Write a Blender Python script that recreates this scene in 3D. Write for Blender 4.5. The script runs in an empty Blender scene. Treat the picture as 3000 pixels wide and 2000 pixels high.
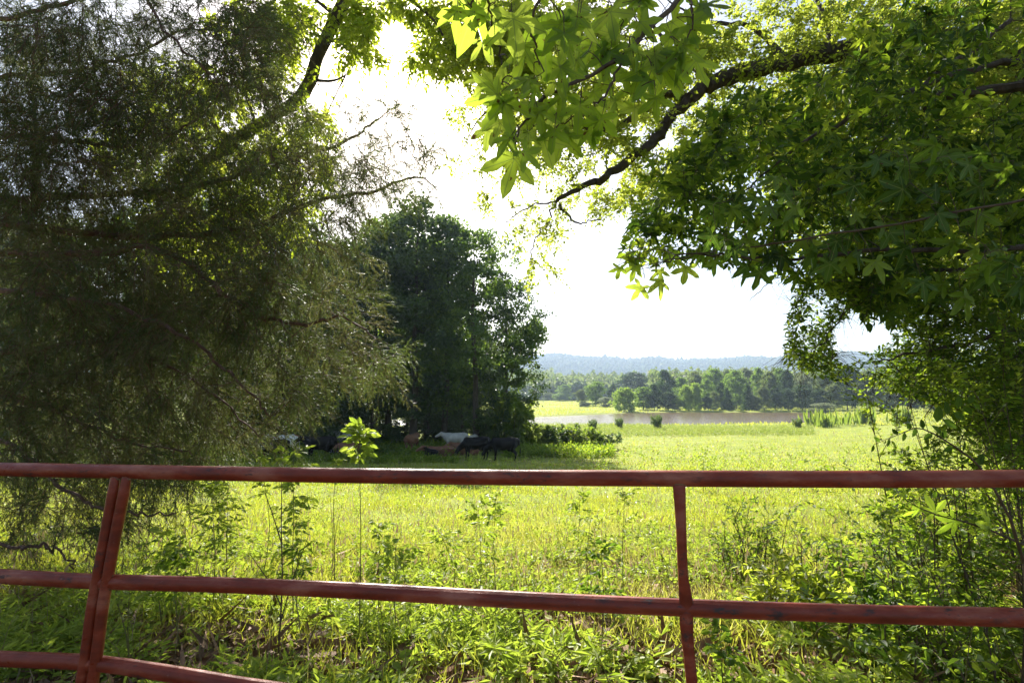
import bpy, math
import numpy as np
from mathutils import Vector

rng = np.random.default_rng(11)
COL = bpy.context.scene.collection
PITCH = math.radians(5.9)
CP, SP = math.cos(PITCH), math.sin(PITCH)
CAM = np.array([0.0, 0.0, 1.55])
FWD = np.array([0, CP, SP]); UPV = np.array([0, -SP, CP]); RGT = np.array([1.0, 0, 0])

def at(px, py, d):
    """point at depth d (metres along the view axis) for a pixel of the 3000x2000 photograph"""
    px = np.asarray(px, float); py = np.asarray(py, float); d = np.asarray(d, float)
    r = FWD + ((px - 1500) / 1500)[..., None] * RGT + ((1000 - py) / 1500)[..., None] * UPV
    return CAM + d[..., None] * r

def pix(P):
    v = P - CAM
    d = v @ FWD
    return 1500 + 1500 * (v @ RGT) / d, 1000 - 1500 * (v @ UPV) / d, d

SUN_EL, SUN_AZ = math.radians(35.8), math.radians(-13.4)
SUND = np.array([math.sin(SUN_AZ) * math.cos(SUN_EL), math.cos(SUN_AZ) * math.cos(SUN_EL), math.sin(SUN_EL)])

# ------------------------------------------------------------------ terrain
TY = np.array([-60, 0, 3, 10, 20, 32, 60, 105, 150, 200, 450, 700, 1200])
TZ = np.array([0.2, 0, 0, -0.72, -1.62, -2.48, -3.55, -4.5, -4.45, -4.4, -3.4, -2.5, 2.0])
POND = np.array([(-70, 118), (-30, 104), (4, 99), (27, 105), (48, 110), (66, 113), (80, 140), (105, 181), (60, 182), (40, 176), (21, 157), (4, 141), (-9, 131), (-40, 128), (-75, 130)], float)

def pond_sd(x, y):
    P = np.stack([x, y], -1)
    A = POND; B = np.roll(POND, -1, 0)
    best = np.full(x.shape, 1e9); inside = np.zeros(x.shape, bool)
    for a, b in zip(A, B):
        e = b - a; w = P - a
        t = np.clip((w @ e) / (e @ e), 0, 1)
        best = np.minimum(best, np.hypot(w[..., 0] - t * e[0], w[..., 1] - t * e[1]))
        c = (a[1] > y) != (b[1] > y)
        xi = a[0] + (y - a[1]) / (b[1] - a[1] + 1e-12) * (b[0] - a[0])
        inside ^= c & (x < xi)
    return np.where(inside, -best, best)

def ridge(u):
    r = 150 + 10 * np.sin(u * 9 + 1) + 16 * np.clip(u / .5, 0, 1.2) + 5 * np.sin(u * 31) + 3 * np.sin(u * 67 + 2)
    return r + 8 * np.exp(-((u - .12) / .06) ** 2) - 9 * np.exp(-((u - .24) / .035) ** 2)

def terr(x, y):
    x = np.asarray(x, float); y = np.asarray(y, float)
    z = np.interp(y, TY, TZ)
    amp = np.clip(y / 60, 0, 1)
    z = z + amp * .12 * (np.sin(x * .11 + y * .07) + np.sin(x * .05 - y * .13 + 2)) + np.clip(y / 8, .1, 1) * .035 * (np.sin(x * 1.3 + .7 * y) + np.sin(y * 1.1 - x * .6))
    sd = pond_sd(x, y)
    w = np.clip((2.5 - sd) / 5, 0, 1); w = w * w * (3 - 2 * w)
    z = z * (1 - w) + (-5.4) * w
    s = np.clip((y - 1150) / 1300, 0, 1); s = s * s * (3 - 2 * s)
    s2 = np.clip((y - 2500) / 900, 0, 1)
    z = z + s * ridge(x / np.maximum(y, 1)) * (1 - .3 * s2)
    s3 = np.clip((y - 650) / 200, 0, 1) * np.clip((1500 - y) / 500, 0, 1)
    z = z + s3 * 26 * np.clip(1 - np.abs(x / np.maximum(y, 1) + .0) / .16, 0, 1)
    return z

def ground_at(px, Y):
    """x of the ground point seen in pixel column px at world distance Y"""
    x = 0.0
    for _ in range(4):
        z = float(terr(x, Y)); D = Y * CP + (z - CAM[2]) * SP
        x = (px - 1500) / 1500 * D
    return np.array([x, Y, float(terr(x, Y))])

# ------------------------------------------------------------------ mesh builder
class MB:
    def __init__(s): s.V = []; s.T = []; s.Q = []; s.A = []; s.n = 0; s.TM = []; s.QM = []; s.E = []
    def add(s, V, F, a=0.5, m=0, e=0.0):
        V = np.asarray(V, float).reshape(-1, 3); F = np.asarray(F, np.int64)
        s.V.append(V)
        s.A.append(np.broadcast_to(np.asarray(a, float), (len(V),))); s.E.append(np.broadcast_to(np.asarray(e, float), (len(V),)))
        if F.shape[-1] == 3: s.T.append(F.reshape(-1, 3) + s.n); s.TM.append(np.full(F.reshape(-1, 3).shape[0], m))
        else: s.Q.append(F.reshape(-1, 4) + s.n); s.QM.append(np.full(F.reshape(-1, 4).shape[0], m))
        s.n += len(V)
    def mesh(s, name, mats, smooth=False):
        me = bpy.data.meshes.new(name)
        V = np.concatenate(s.V).astype(np.float32)
        T = np.concatenate(s.T) if s.T else np.zeros((0, 3), int)
        Q = np.concatenate(s.Q) if s.Q else np.zeros((0, 4), int)
        loops = np.concatenate([T.ravel(), Q.ravel()]).astype(np.int32)
        nf = len(T) + len(Q)
        starts = np.concatenate([np.arange(len(T)) * 3, len(T) * 3 + np.arange(len(Q)) * 4]).astype(np.int32)
        me.vertices.add(len(V)); me.vertices.foreach_set('co', V.ravel())
        me.loops.add(len(loops)); me.loops.foreach_set('vertex_index', loops)
        me.polygons.add(nf); me.polygons.foreach_set('loop_start', starts)
        mi = np.concatenate((s.TM if s.TM else []) + (s.QM if s.QM else [])).astype(np.int32)
        me.polygons.foreach_set('material_index', mi)
        me.polygons.foreach_set('use_smooth', np.full(nf, bool(smooth)))
        at_ = me.attributes.new('v', 'FLOAT', 'POINT')
        at_.data.foreach_set('value', np.concatenate(s.A).astype(np.float32))
        E = np.concatenate(s.E)
        if E.any():
            ae = me.attributes.new('vein', 'FLOAT', 'POINT'); ae.data.foreach_set('value', E.astype(np.float32))
        for m in (mats if isinstance(mats, (list, tuple)) else [mats]): me.materials.append(m)
        me.update(calc_edges=True)
        return me
    def build(s, name, mats, parent=None, smooth=False):
        return link(name, s.mesh(name, mats, smooth), parent)

def link(name, me, parent=None):
    o = bpy.data.objects.new(name, me); COL.objects.link(o)
    if parent is not None:
        o.parent = parent
        if tuple(parent.location) != (0, 0, 0) and not parent.get('_local'):
            o.matrix_parent_inverse = parent.matrix_basis.inverted()
    return o

def tag(o, label=None, cat=None, group=None, kind=None):
    for k, v in (('label', label), ('category', cat), ('group', group), ('kind', kind)):
        if v: o[k] = v
    return o

def empty(name, loc, label, cat, group=None, local=False, rz=0, sc=(1, 1, 1)):
    o = bpy.data.objects.new(name, None); COL.objects.link(o)
    o.location = [float(c) for c in loc]; o.rotation_euler = (0, 0, rz); o.scale = sc
    o.empty_display_size = .2
    if local: o['_local'] = 1
    return tag(o, label, cat, group)

def unit(v): return v / np.maximum(np.linalg.norm(v, axis=-1, keepdims=True), 1e-9)
def rnd(*s): return rng.normal(size=s)

def tubes(P, R, k=5):
    """batch of T polylines (T,n,3) with radii (T,n)"""
    T, n, _ = P.shape
    d = np.empty_like(P); d[:, 1:-1] = P[:, 2:] - P[:, :-2]; d[:, 0] = P[:, 1] - P[:, 0]; d[:, -1] = P[:, -1] - P[:, -2]
    d = unit(d)
    m = unit(P[:, -1] - P[:, 0]); ref = np.where(np.abs(m[:, 2:3]) > .8, np.array([[1.0, .1, 0]]), np.array([[0, .1, 1.0]]))
    a = unit(np.cross(d, ref[:, None, :])); b = np.cross(d, a)
    th = np.arange(k) * 2 * math.pi / k
    V = P[:, :, None] + R[:, :, None, None] * (a[:, :, None] * np.cos(th)[None, None, :, None] + b[:, :, None] * np.sin(th)[None, None, :, None])
    i = np.arange(T)[:, None, None] * n * k + np.arange(n - 1)[None, :, None] * k
    j = np.arange(k)[None, None, :]; j2 = (j + 1) % k
    F = np.stack([i + j, i + j2, i + k + j2, i + k + j], -1)
    return V.reshape(-1, 3), F.reshape(-1, 4)

def add_tube(mb, pts, rad, k=8, a=.5, cap=True, rough=0):
    P = np.asarray(pts, float); n = len(P)
    R = np.broadcast_to(np.asarray(rad, float), (n,)).copy()
    V, F = tubes(P[None], R[None], k)
    if rough: V = V + rnd(*V.shape) * rough * np.repeat(R, k)[:, None]
    if cap:
        V = np.concatenate([V, P[-1:]]); e = (n - 1) * k
        mb.add(V, F, a); c = mb.n - 1; b = mb.n - len(V) + e
        mb.T.append(np.array([[b + j, b + (j + 1) % k, c] for j in range(k)])); mb.TM.append(np.zeros(k))
    else: mb.add(V, F, a)

def smooth_line(pts, rad, n):
    """Catmull-Rom resample"""
    P = np.asarray(pts, float); R = np.asarray(rad, float)
    m = len(P); t = np.linspace(0, m - 1, n); i = np.minimum(t.astype(int), m - 2); f = (t - i)[:, None]
    g = lambda j: P[np.clip(j, 0, m - 1)]
    p0, p1, p2, p3 = g(i - 1), g(i), g(i + 1), g(i + 2)
    Q = .5 * ((2 * p1) + (-p0 + p2) * f + (2 * p0 - 5 * p1 + 4 * p2 - p3) * f ** 2 + (-p0 + 3 * p1 - 3 * p2 + p3) * f ** 3)
    return Q, np.interp(t, np.arange(m), R)

# ------------------------------------------------------------------ leaves
OVAL = (np.array([(0, 0, 0), (.35, .24, .05), (.75, .18, .02), (1, 0, -.08), (.75, -.18, .02), (.35, -.24, .05), (.5, 0, -.03)]),
        np.array([(0, 6, 1), (1, 6, 2), (2, 6, 3), (3, 6, 4), (4, 6, 5), (5, 6, 0)]))
DIA = (np.array([(0, 0, 0), (.45, .3, .06), (1, 0, -.05), (.45, -.3, .06)]), np.array([(0, 2, 1), (0, 3, 2)]))
NARROW = (np.array([(0, 0, 0), (.4, .11, .03), (1, 0, -.1), (.4, -.11, .03)]), np.array([(0, 2, 1), (0, 3, 2)]))
STRAND = (np.array([(0, -.085, 0), (0, .085, 0), (1, 0, 0)]), np.array([(0, 1, 2)]))
CARD = (np.array([(-.5, -.3, 0), (.1, -.45, .15), (.5, .1, -.05), (0, .5, .1)]), np.array([(0, 1, 2), (0, 2, 3)]))

def star(detail=True):
    O = [(0, 0, 0)]
    lob = [(-118, .62), (-60, .9), (0, 1.0), (60, .9), (118, .62)]
    out = []
    for i, (a, L) in enumerate(lob):
        if detail:
            for da, r in ((-22, .42 * L), (-18, .58 * L), (-9, .8 * L), (0, L), (9, .8 * L), (18, .58 * L), (22, .42 * L)):
                out.append((math.radians(a + da), r))
        else:
            for da, r in ((-15, .5 * L), (0, L), (15, .5 * L)): out.append((math.radians(a + da), r))
        if i < 4: out.append((math.radians(a + 30), .3))
    out = [(math.radians(-150), .13)] + out + [(math.radians(150), .13)]
    for a, r in out: O.append((r * math.cos(a) + .12, r * math.sin(a), -.22 * r * r + .05 * (1 if r < .35 else 0)))
    n = len(out)
    O[0] = (.12, 0, .0)
    tips = [math.radians(l[0]) for l in lob]
    vein = np.array([1.0] + [1.0 if min(abs(a - q) for q in tips) < 1e-6 else 0.0 for a, r in out])
    return np.array(O), np.array([(0, i, i + 1) for i in range(1, n)] + [(0, n, 1)]), vein
STAR, STARL = star(True), star(False)

def place(mb, tpl, P, D, N, S, a=None, m=0, curl=None, jit=0):
    tv, tf = tpl[:2]; n = len(P)
    if n == 0: return
    D = unit(D); N = unit(N - (N * D).sum(-1, keepdims=True) * D); B = np.cross(N, D)
    S = np.broadcast_to(np.asarray(S, float), (n,))
    tz = tv[None, :, 2:3] * (1 if curl is None else curl[:, None, None])
    J = jit * rnd(n, len(tv), 3) if jit else np.zeros((1, 1, 3))
    V = P[:, None] + S[:, None, None] * ((tv[None, :, 0:1] + J[..., 0:1]) * D[:, None] + (tv[None, :, 1:2] + J[..., 1:2]) * B[:, None] + (tz + J[..., 2:3]) * N[:, None])
    k = len(tv); F = tf[None] + (np.arange(n) * k)[:, None, None]
    if a is None: a = rng.random(n)
    mb.add(V.reshape(-1, 3), F.reshape(-1, 3), np.repeat(np.broadcast_to(a, (n,)), k), m, 0.0 if len(tpl) < 3 else np.tile(tpl[2], n))

def spawn(O, D, L, n, ang, lf, droop=0.0, t0=.1, jit=.3):
    """n side twigs on each of T twigs; returns flattened origins, directions, lengths, parent index"""
    T = len(O); t = np.linspace(t0, 1, n)[None, :, None] + rng.uniform(-.03, .03, (T, n, 1))
    g = np.array([0, 0, -1.0])
    p = O[:, None] + D[:, None] * L[:, None, None] * t + g * (droop * L[:, None, None] * t * t)
    r = rnd(T, n, 3); Dn = np.broadcast_to(D[:, None] + 2 * droop * g * t, (T, n, 3)); Dn = unit(Dn)
    r = unit(r - (r * Dn).sum(-1, keepdims=True) * Dn)
    a = np.radians(ang) * (1 - .4 * t)
    d = unit(Dn * np.cos(a) + r * np.sin(a) + jit * .3 * rnd(T, n, 3))
    l = (L[:, None] * lf * (1 - .45 * t[..., 0]) * rng.uniform(.7, 1.2, (T, n)))
    return p.reshape(-1, 3), d.reshape(-1, 3), l.ravel(), np.repeat(np.arange(T), n)

def sprays(mb, wood, O, D, L, nl, tpl, size, droop=.25, up=1.0, tw=.0016, a=None, m=0, hang=0.2, keep=None, spread=.8, t0=.12):
    T = len(O)
    if T == 0: return
    t = np.linspace(t0, 1, nl)[None, :, None]; g = np.array([0, 0, -1.0])
    p = O[:, None] + D[:, None] * L[:, None, None] * t + g * (droop * L[:, None, None] * t * t)
    side = unit(np.cross(D, np.array([0, 0, 1.0])[None] + .35 * rnd(T, 3)))
    sg = np.where(np.arange(nl) % 2 == 0, 1, -1)[None, :, None]
    d = D[:, None] * .6 + side[:, None] * sg * spread + rnd(T, nl, 3) * .3 + g * hang
    d[:, -1] = D + g * (droop + hang)
    N = np.array([0, 0, up]) + rnd(T, nl, 3) * .5
    s = size * rng.uniform(.65, 1.15, (T, nl))
    if a is None: a = np.clip(rng.random((T, 1)) * .6 + rng.random((T, nl)) * .4, 0, 1)
    else: a = np.clip(a[:, None] * .75 + rng.random((T, nl)) * .25, 0, 1)
    p2, d2, N2, s2, a2 = p.reshape(-1, 3), d.reshape(-1, 3), N.reshape(-1, 3), s.ravel(), a.ravel()
    if keep is not None:
        k = keep(p2); p2, d2, N2, s2, a2 = p2[k], d2[k], N2[k], s2[k], a2[k]
    place(mb, tpl, p2, d2, N2, s2, a2, m)
    if wood is not None:
        tt = np.array([0, .5, 1.0])[None, :, None]
        P = O[:, None] + D[:, None] * L[:, None, None] * tt + g * (droop * L[:, None, None] * tt * tt)
        V, F = tubes(P, np.broadcast_to(np.array([1, .8, .4]) * tw, (T, 3)), 3)
        wood.add(V, F)

def attach(wood, skel, clusters, rmax=.012, maxd=9, sag=.06, k=5):
    """grow a twig from the nearest point of the skeleton to each cluster centre; returns kept clusters + end directions"""
    S = np.asarray(skel[0], float); R = np.asarray(skel[1], float)
    tot = len(S) + 3 * len(clusters)
    SP_ = np.empty((tot, 3)); SR = np.empty(tot); n = len(S); SP_[:n] = S; SR[:n] = R
    d0 = np.array([np.min(np.linalg.norm(S - c, axis=1)) for c in clusters]) if len(clusters) else np.array([])
    order = np.argsort(d0); Ps, Rs, C, Dr = [], [], [], []
    for i in order:
        c = clusters[i]; dd = np.linalg.norm(SP_[:n] - c, axis=1) + .0 * SR[:n]
        j = int(np.argmin(dd)); L = dd[j]
        if L > maxd or L < .02: 
            if L < .02: continue
            continue
        p = SP_[j]; w = rnd(3) * L * .09
        t = np.array([0, .25, .5, .75, 1.0])[:, None]
        Q = p + (c - p) * t + w * np.sin(t * math.pi) + np.array([0, 0, 1.0]) * sag * L * np.sin(t * math.pi)
        r0 = min(SR[j] * .75, .003 + rmax * min(L, 1.5)); r = np.linspace(r0, max(.0018, r0 * .45), 5)
        Ps.append(Q); Rs.append(r); C.append(c); Dr.append(Q[-1] - Q[-2])
        SP_[n:n + 3] = Q[[2, 3, 4]]; SR[n:n + 3] = r[[2, 3, 4]]; n += 3
    if Ps:
        V, F = tubes(np.array(Ps), np.array(Rs), k); wood.add(V, F)
    return np.array(C), unit(np.array(Dr))

def from_map(rows, n, dlo, dhi, r0=0, jit=45, power=1.0):
    W = np.zeros((20, 30))
    for i, s in enumerate(rows):
        for j, c in enumerate(s):
            if c.isdigit() and j < 30: W[r0 + i, j] = int(c)
    w = (W.ravel() ** power); w = w / w.sum()
    idx = rng.choice(600, n, p=w); r, c = idx // 30, idx % 30
    px = c * 100 + rng.uniform(0, 100, n) + rnd(n) * jit * .3; py = r * 100 + rng.uniform(0, 100, n) + rnd(n) * jit * .3
    d = rng.uniform(dlo, dhi, n) if np.isscalar(dlo) else None
    return px, py, at(px, py, d)

# ------------------------------------------------------------------ materials
def nt(name):
    m = bpy.data.materials.new(name); m.use_nodes = True
    n = m.node_tree.nodes; n.clear(); return m, n, m.node_tree.links

def ramp(n, stops):
    r = n.new('ShaderNodeValToRGB'); e = r.color_ramp.elements
    while len(e) < len(stops): e.new(.5)
    for x, (p, c) in zip(e, stops): x.position = p; x.color = (*c, 1)
    return r

def leaf_mat(name, cols, trans, tf=.5, rough=.45, spec=.35):
    """cols: reflected colour over the per-leaf value; trans: colour of the light that passes through"""
    m, n, l = nt(name)
    a = n.new('ShaderNodeAttribute'); a.attribute_name = 'v'
    r = ramp(n, [(i / (len(cols) - 1), c) for i, c in enumerate(cols)]); l.new(a.outputs['Fac'], r.inputs[0])
    r2 = ramp(n, [(i / (len(trans) - 1), c) for i, c in enumerate(trans)]); l.new(a.outputs['Fac'], r2.inputs[0])
    p = n.new('ShaderNodeBsdfPrincipled'); p.inputs['Roughness'].default_value = rough; p.inputs['Specular IOR Level'].default_value = spec
    l.new(r.outputs[0], p.inputs['Base Color'])
    t = n.new('ShaderNodeBsdfTranslucent'); l.new(r2.outputs[0], t.inputs[0])
    mx = n.new('ShaderNodeMixShader'); mx.inputs[0].default_value = tf
    o = n.new('ShaderNodeOutputMaterial'); l.new(p.outputs[0], mx.inputs[1]); l.new(t.outputs[0], mx.inputs[2]); l.new(mx.outputs[0], o.inputs[0])
    return m

def noise_mat(name, stops, scale=5, detail=6, rough=.8, bump=.0, bscale=None, coord='Object', spec=.3, stretch=None, dist=.02, rough_amt=.6):
    m, n, l = nt(name)
    tc = n.new('ShaderNodeTexCoord'); mp = n.new('ShaderNodeMapping'); l.new(tc.outputs[coord], mp.inputs[0])
    if stretch: mp.inputs['Scale'].default_value = stretch
    t = n.new('ShaderNodeTexNoise'); t.inputs['Scale'].default_value = scale; t.inputs['Detail'].default_value = detail; t.inputs['Roughness'].default_value = rough_amt
    l.new(mp.outputs[0], t.inputs[0])
    r = ramp(n, stops); l.new(t.outputs['Fac'], r.inputs[0])
    p = n.new('ShaderNodeBsdfPrincipled'); p.inputs['Roughness'].default_value = rough; p.inputs['Specular IOR Level'].default_value = spec
    l.new(r.outputs[0], p.inputs['Base Color'])
    if bump:
        t2 = n.new('ShaderNodeTexNoise'); t2.inputs['Scale'].default_value = bscale or scale * 3; t2.inputs['Detail'].default_value = 6; l.new(mp.outputs[0], t2.inputs[0])
        b = n.new('ShaderNodeBump'); b.inputs['Strength'].default_value = bump; b.inputs['Distance'].default_value = dist
        l.new(t2.outputs['Fac'], b.inputs['Height']); l.new(b.outputs[0], p.inputs['Normal'])
    o = n.new('ShaderNodeOutputMaterial'); l.new(p.outputs[0], o.inputs[0])
    return m

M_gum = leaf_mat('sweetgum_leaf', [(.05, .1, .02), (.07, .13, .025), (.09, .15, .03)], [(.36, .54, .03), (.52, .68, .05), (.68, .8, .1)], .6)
def veined(m):
    n = m.node_tree.nodes; l = m.node_tree.links
    a = n.new('ShaderNodeAttribute'); a.attribute_name = 'vein'; r = ramp(n, [(.86, (0, 0, 0)), (.95, (1, 1, 1))]); l.new(a.outputs['Fac'], r.inputs[0])
    tc = n.new('ShaderNodeTexCoord'); t = n.new('ShaderNodeTexNoise'); t.inputs['Scale'].default_value = 55; t.inputs['Detail'].default_value = 3; l.new(tc.outputs['Object'], t.inputs[0])
    r2 = ramp(n, [(.66, (0, 0, 0)), (.7, (1, 1, 1))]); l.new(t.outputs['Fac'], r2.inputs[0])
    t3 = n.new('ShaderNodeTexNoise'); t3.inputs['Scale'].default_value = 18; t3.inputs['Detail'].default_value = 4; l.new(tc.outputs['Object'], t3.inputs[0])
    for nd in list(n):
        if nd.type == 'BSDF_PRINCIPLED': s, k = nd.inputs['Base Color'], (.16, .2, .07, 1)
        elif nd.type == 'BSDF_TRANSLUCENT': s, k = nd.inputs[0], (.3, .42, .06, 1)
        else: continue
        src = s.links[0].from_socket
        hv = n.new('ShaderNodeMix'); hv.data_type = 'RGBA'; hv.blend_type = 'MULTIPLY'; hv.inputs['Factor'].default_value = .4; l.new(src, hv.inputs['A']); l.new(t3.outputs['Fac'], hv.inputs['B'])
        br = n.new('ShaderNodeMix'); br.data_type = 'RGBA'; br.blend_type = 'MULTIPLY'; br.inputs['Factor'].default_value = 1; l.new(hv.outputs['Result'], br.inputs['A']); br.inputs['B'].default_value = (1.35, 1.35, 1.35, 1)
        mx = n.new('ShaderNodeMix'); mx.data_type = 'RGBA'; l.new(r.outputs[0], mx.inputs['Factor']); l.new(br.outputs['Result'], mx.inputs['A']); mx.inputs['B'].default_value = k
        m2 = n.new('ShaderNodeMix'); m2.data_type = 'RGBA'; l.new(r2.outputs[0], m2.inputs['Factor']); l.new(mx.outputs['Result'], m2.inputs['A']); m2.inputs['B'].default_value = (.14, .08, .02, 1)
        l.new(m2.outputs['Result'], s)
veined(M_gum)
M_gumshade = leaf_mat('sweetgum_leaf_shaded', [(.035, .075, .018), (.05, .1, .02), (.07, .13, .025)], [(.10, .20, .015), (.2, .34, .02), (.48, .62, .05)], .52)  # darker copy of the sweetgum leaf: shade on the right-hand leaves put into its colour
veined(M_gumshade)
M_oak = leaf_mat('oak_leaf', [(.06, .08, .02), (.08, .1, .025), (.11, .12, .03)], [(.34, .44, .03), (.46, .54, .05), (.60, .64, .1)], .58)
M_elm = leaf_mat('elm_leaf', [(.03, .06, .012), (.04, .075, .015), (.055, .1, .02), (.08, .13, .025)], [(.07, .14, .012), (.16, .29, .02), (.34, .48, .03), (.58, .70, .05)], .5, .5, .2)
M_dark = leaf_mat('shade_leaf', [(.025, .05, .012), (.035, .065, .015), (.05, .09, .02), (.075, .12, .025)], [(.045, .10, .01), (.11, .21, .015), (.34, .48, .025), (.60, .72, .05)], .5, .5, .22)  # right mass leaves: canopy shade and a few sun patches put into the tones
M_hard = leaf_mat('hardwood_leaf', [(.06, .08, .02), (.08, .1, .025), (.1, .12, .03)], [(.30, .42, .02), (.50, .60, .04), (.70, .74, .1)], .6)
M_seed = leaf_mat('seedling_leaf', [(.16, .2, .03), (.23, .28, .045), (.31, .34, .07)], [(.3, .44, .03), (.44, .58, .05), (.56, .66, .08)], .45, .5, .3)
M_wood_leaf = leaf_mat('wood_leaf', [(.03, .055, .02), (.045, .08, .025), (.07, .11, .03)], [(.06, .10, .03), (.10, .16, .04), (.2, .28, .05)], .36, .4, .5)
M_bush = leaf_mat('bush_leaf', [(.045, .08, .02), (.06, .1, .02), (.08, .12, .03)], [(.20, .36, .02), (.36, .50, .03), (.54, .64, .05)], .52, .55, .2)
M_weed = leaf_mat('weed_leaf', [(.08, .13, .02), (.1, .16, .025), (.14, .18, .03)], [(.34, .56, .03), (.44, .66, .04), (.56, .72, .06)], .5)
M_cedar = leaf_mat('cedar_scale_leaf', [(.034, .052, .018), (.055, .07, .024), (.10, .09, .036), (.17, .125, .065)], [(.11, .17, .035), (.17, .22, .045), (.28, .25, .09)], .34, .5, .3)
M_grass = leaf_mat('grass_blade', [(.12, .16, .025), (.17, .21, .04), (.29, .25, .1)], [(.42, .48, .03), (.52, .56, .05), (.62, .56, .18)], .5, .4, .4)
M_litter = noise_mat('dead_leaf', [(.3, (.12, .06, .03)), (.6, (.26, .15, .08)), (.8, (.4, .27, .17))], 9, 3, .7)
M_bark = noise_mat('bark', [(.3, (.035, .026, .02)), (.6, (.09, .07, .05)), (.8, (.16, .13, .1))], 14, 8, .85, .9, 22, stretch=(1, 1, .35), dist=.03)
M_cedarbark = noise_mat('cedar_bark', [(.3, (.06, .03, .02)), (.6, (.16, .09, .06)), (.8, (.28, .18, .13))], 22, 6, .8, .6, 50, stretch=(1, 1, .3), dist=.01)
M_twig = noise_mat('twig_bark', [(.3, (.06, .04, .025)), (.7, (.14, .1, .06))], 30, 3, .7)
M_stem = noise_mat('green_stem', [(.3, (.1, .1, .03)), (.7, (.16, .15, .05))], 30, 3, .6)

def ground_mat():
    m, n, l = nt('meadow_ground')
    tc = n.new('ShaderNodeTexCoord')
    def noise(s, d, r=.6):
        t = n.new('ShaderNodeTexNoise'); t.inputs['Scale'].default_value = s; t.inputs['Detail'].default_value = d; t.inputs['Roughness'].default_value = r
        l.new(tc.outputs['Object'], t.inputs[0]); return t
    a = noise(.35, 10, .75); b = noise(7, 8, .7)
    r1 = ramp(n, [(.3, (.15, .19, .025)), (.5, (.21, .25, .04)), (.7, (.28, .27, .08))]); l.new(a.outputs[0], r1.inputs[0])
    r2 = ramp(n, [(.3, (.07, .045, .025)), (.5, (.15, .1, .06)), (.62, (.2, .17, .08)), (.75, (.13, .15, .03))]); l.new(b.outputs[0], r2.inputs[0])
    at_ = n.new('ShaderNodeAttribute'); at_.attribute_name = 'v'
    mx = n.new('ShaderNodeMix'); mx.data_type = 'RGBA'; l.new(at_.outputs['Fac'], mx.inputs['Factor']); l.new(r2.outputs[0], mx.inputs['A']); l.new(r1.outputs[0], mx.inputs['B'])
    # bare reddish mud round the pond
    at2 = n.new('ShaderNodeAttribute'); at2.attribute_name = 'mud'
    mx2 = n.new('ShaderNodeMix'); mx2.data_type = 'RGBA'; l.new(at2.outputs['Fac'], mx2.inputs['Factor']); l.new(mx.outputs['Result'], mx2.inputs['A']); mx2.inputs['B'].default_value = (.26, .15, .09, 1)
    p = n.new('ShaderNodeBsdfPrincipled'); p.inputs['Roughness'].default_value = .9; p.inputs['Specular IOR Level'].default_value = .1
    l.new(mx2.outputs['Result'], p.inputs['Base Color'])
    bp = n.new('ShaderNodeBump'); bp.inputs['Strength'].default_value = .8; bp.inputs['Distance'].default_value = .08; l.new(b.outputs[0], bp.inputs['Height']); l.new(bp.outputs[0], p.inputs['Normal'])
    o = n.new('ShaderNodeOutputMaterial'); l.new(p.outputs[0], o.inputs[0]); return m
M_ground = ground_mat()
M_forest = noise_mat('hill_forest', [(.3, (.03, .055, .02)), (.5, (.05, .08, .025)), (.7, (.09, .11, .04))], .02, 8, .9, coord='Object', spec=.0)

def water_mat():
    m, n, l = nt('pond_water')
    tc = n.new('ShaderNodeTexCoord'); mp = n.new('ShaderNodeMapping'); mp.inputs['Scale'].default_value = (.5, 1.6, 1); l.new(tc.outputs['Object'], mp.inputs[0])
    t = n.new('ShaderNodeTexNoise'); t.inputs['Scale'].default_value = 1.2; t.inputs['Detail'].default_value = 3; l.new(mp.outputs[0], t.inputs[0])
    b = n.new('ShaderNodeBump'); b.inputs['Strength'].default_value = .8; b.inputs['Distance'].default_value = .05; l.new(t.outputs[0], b.inputs['Height'])
    p = n.new('ShaderNodeBsdfPrincipled'); p.inputs['Base Color'].default_value = (.13, .09, .05, 1); p.inputs['Roughness'].default_value = .16; p.inputs['IOR'].default_value = 1.33
    l.new(b.outputs[0], p.inputs['Normal'])
    o = n.new('ShaderNodeOutputMaterial'); l.new(p.outputs[0], o.inputs[0]); return m

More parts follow.
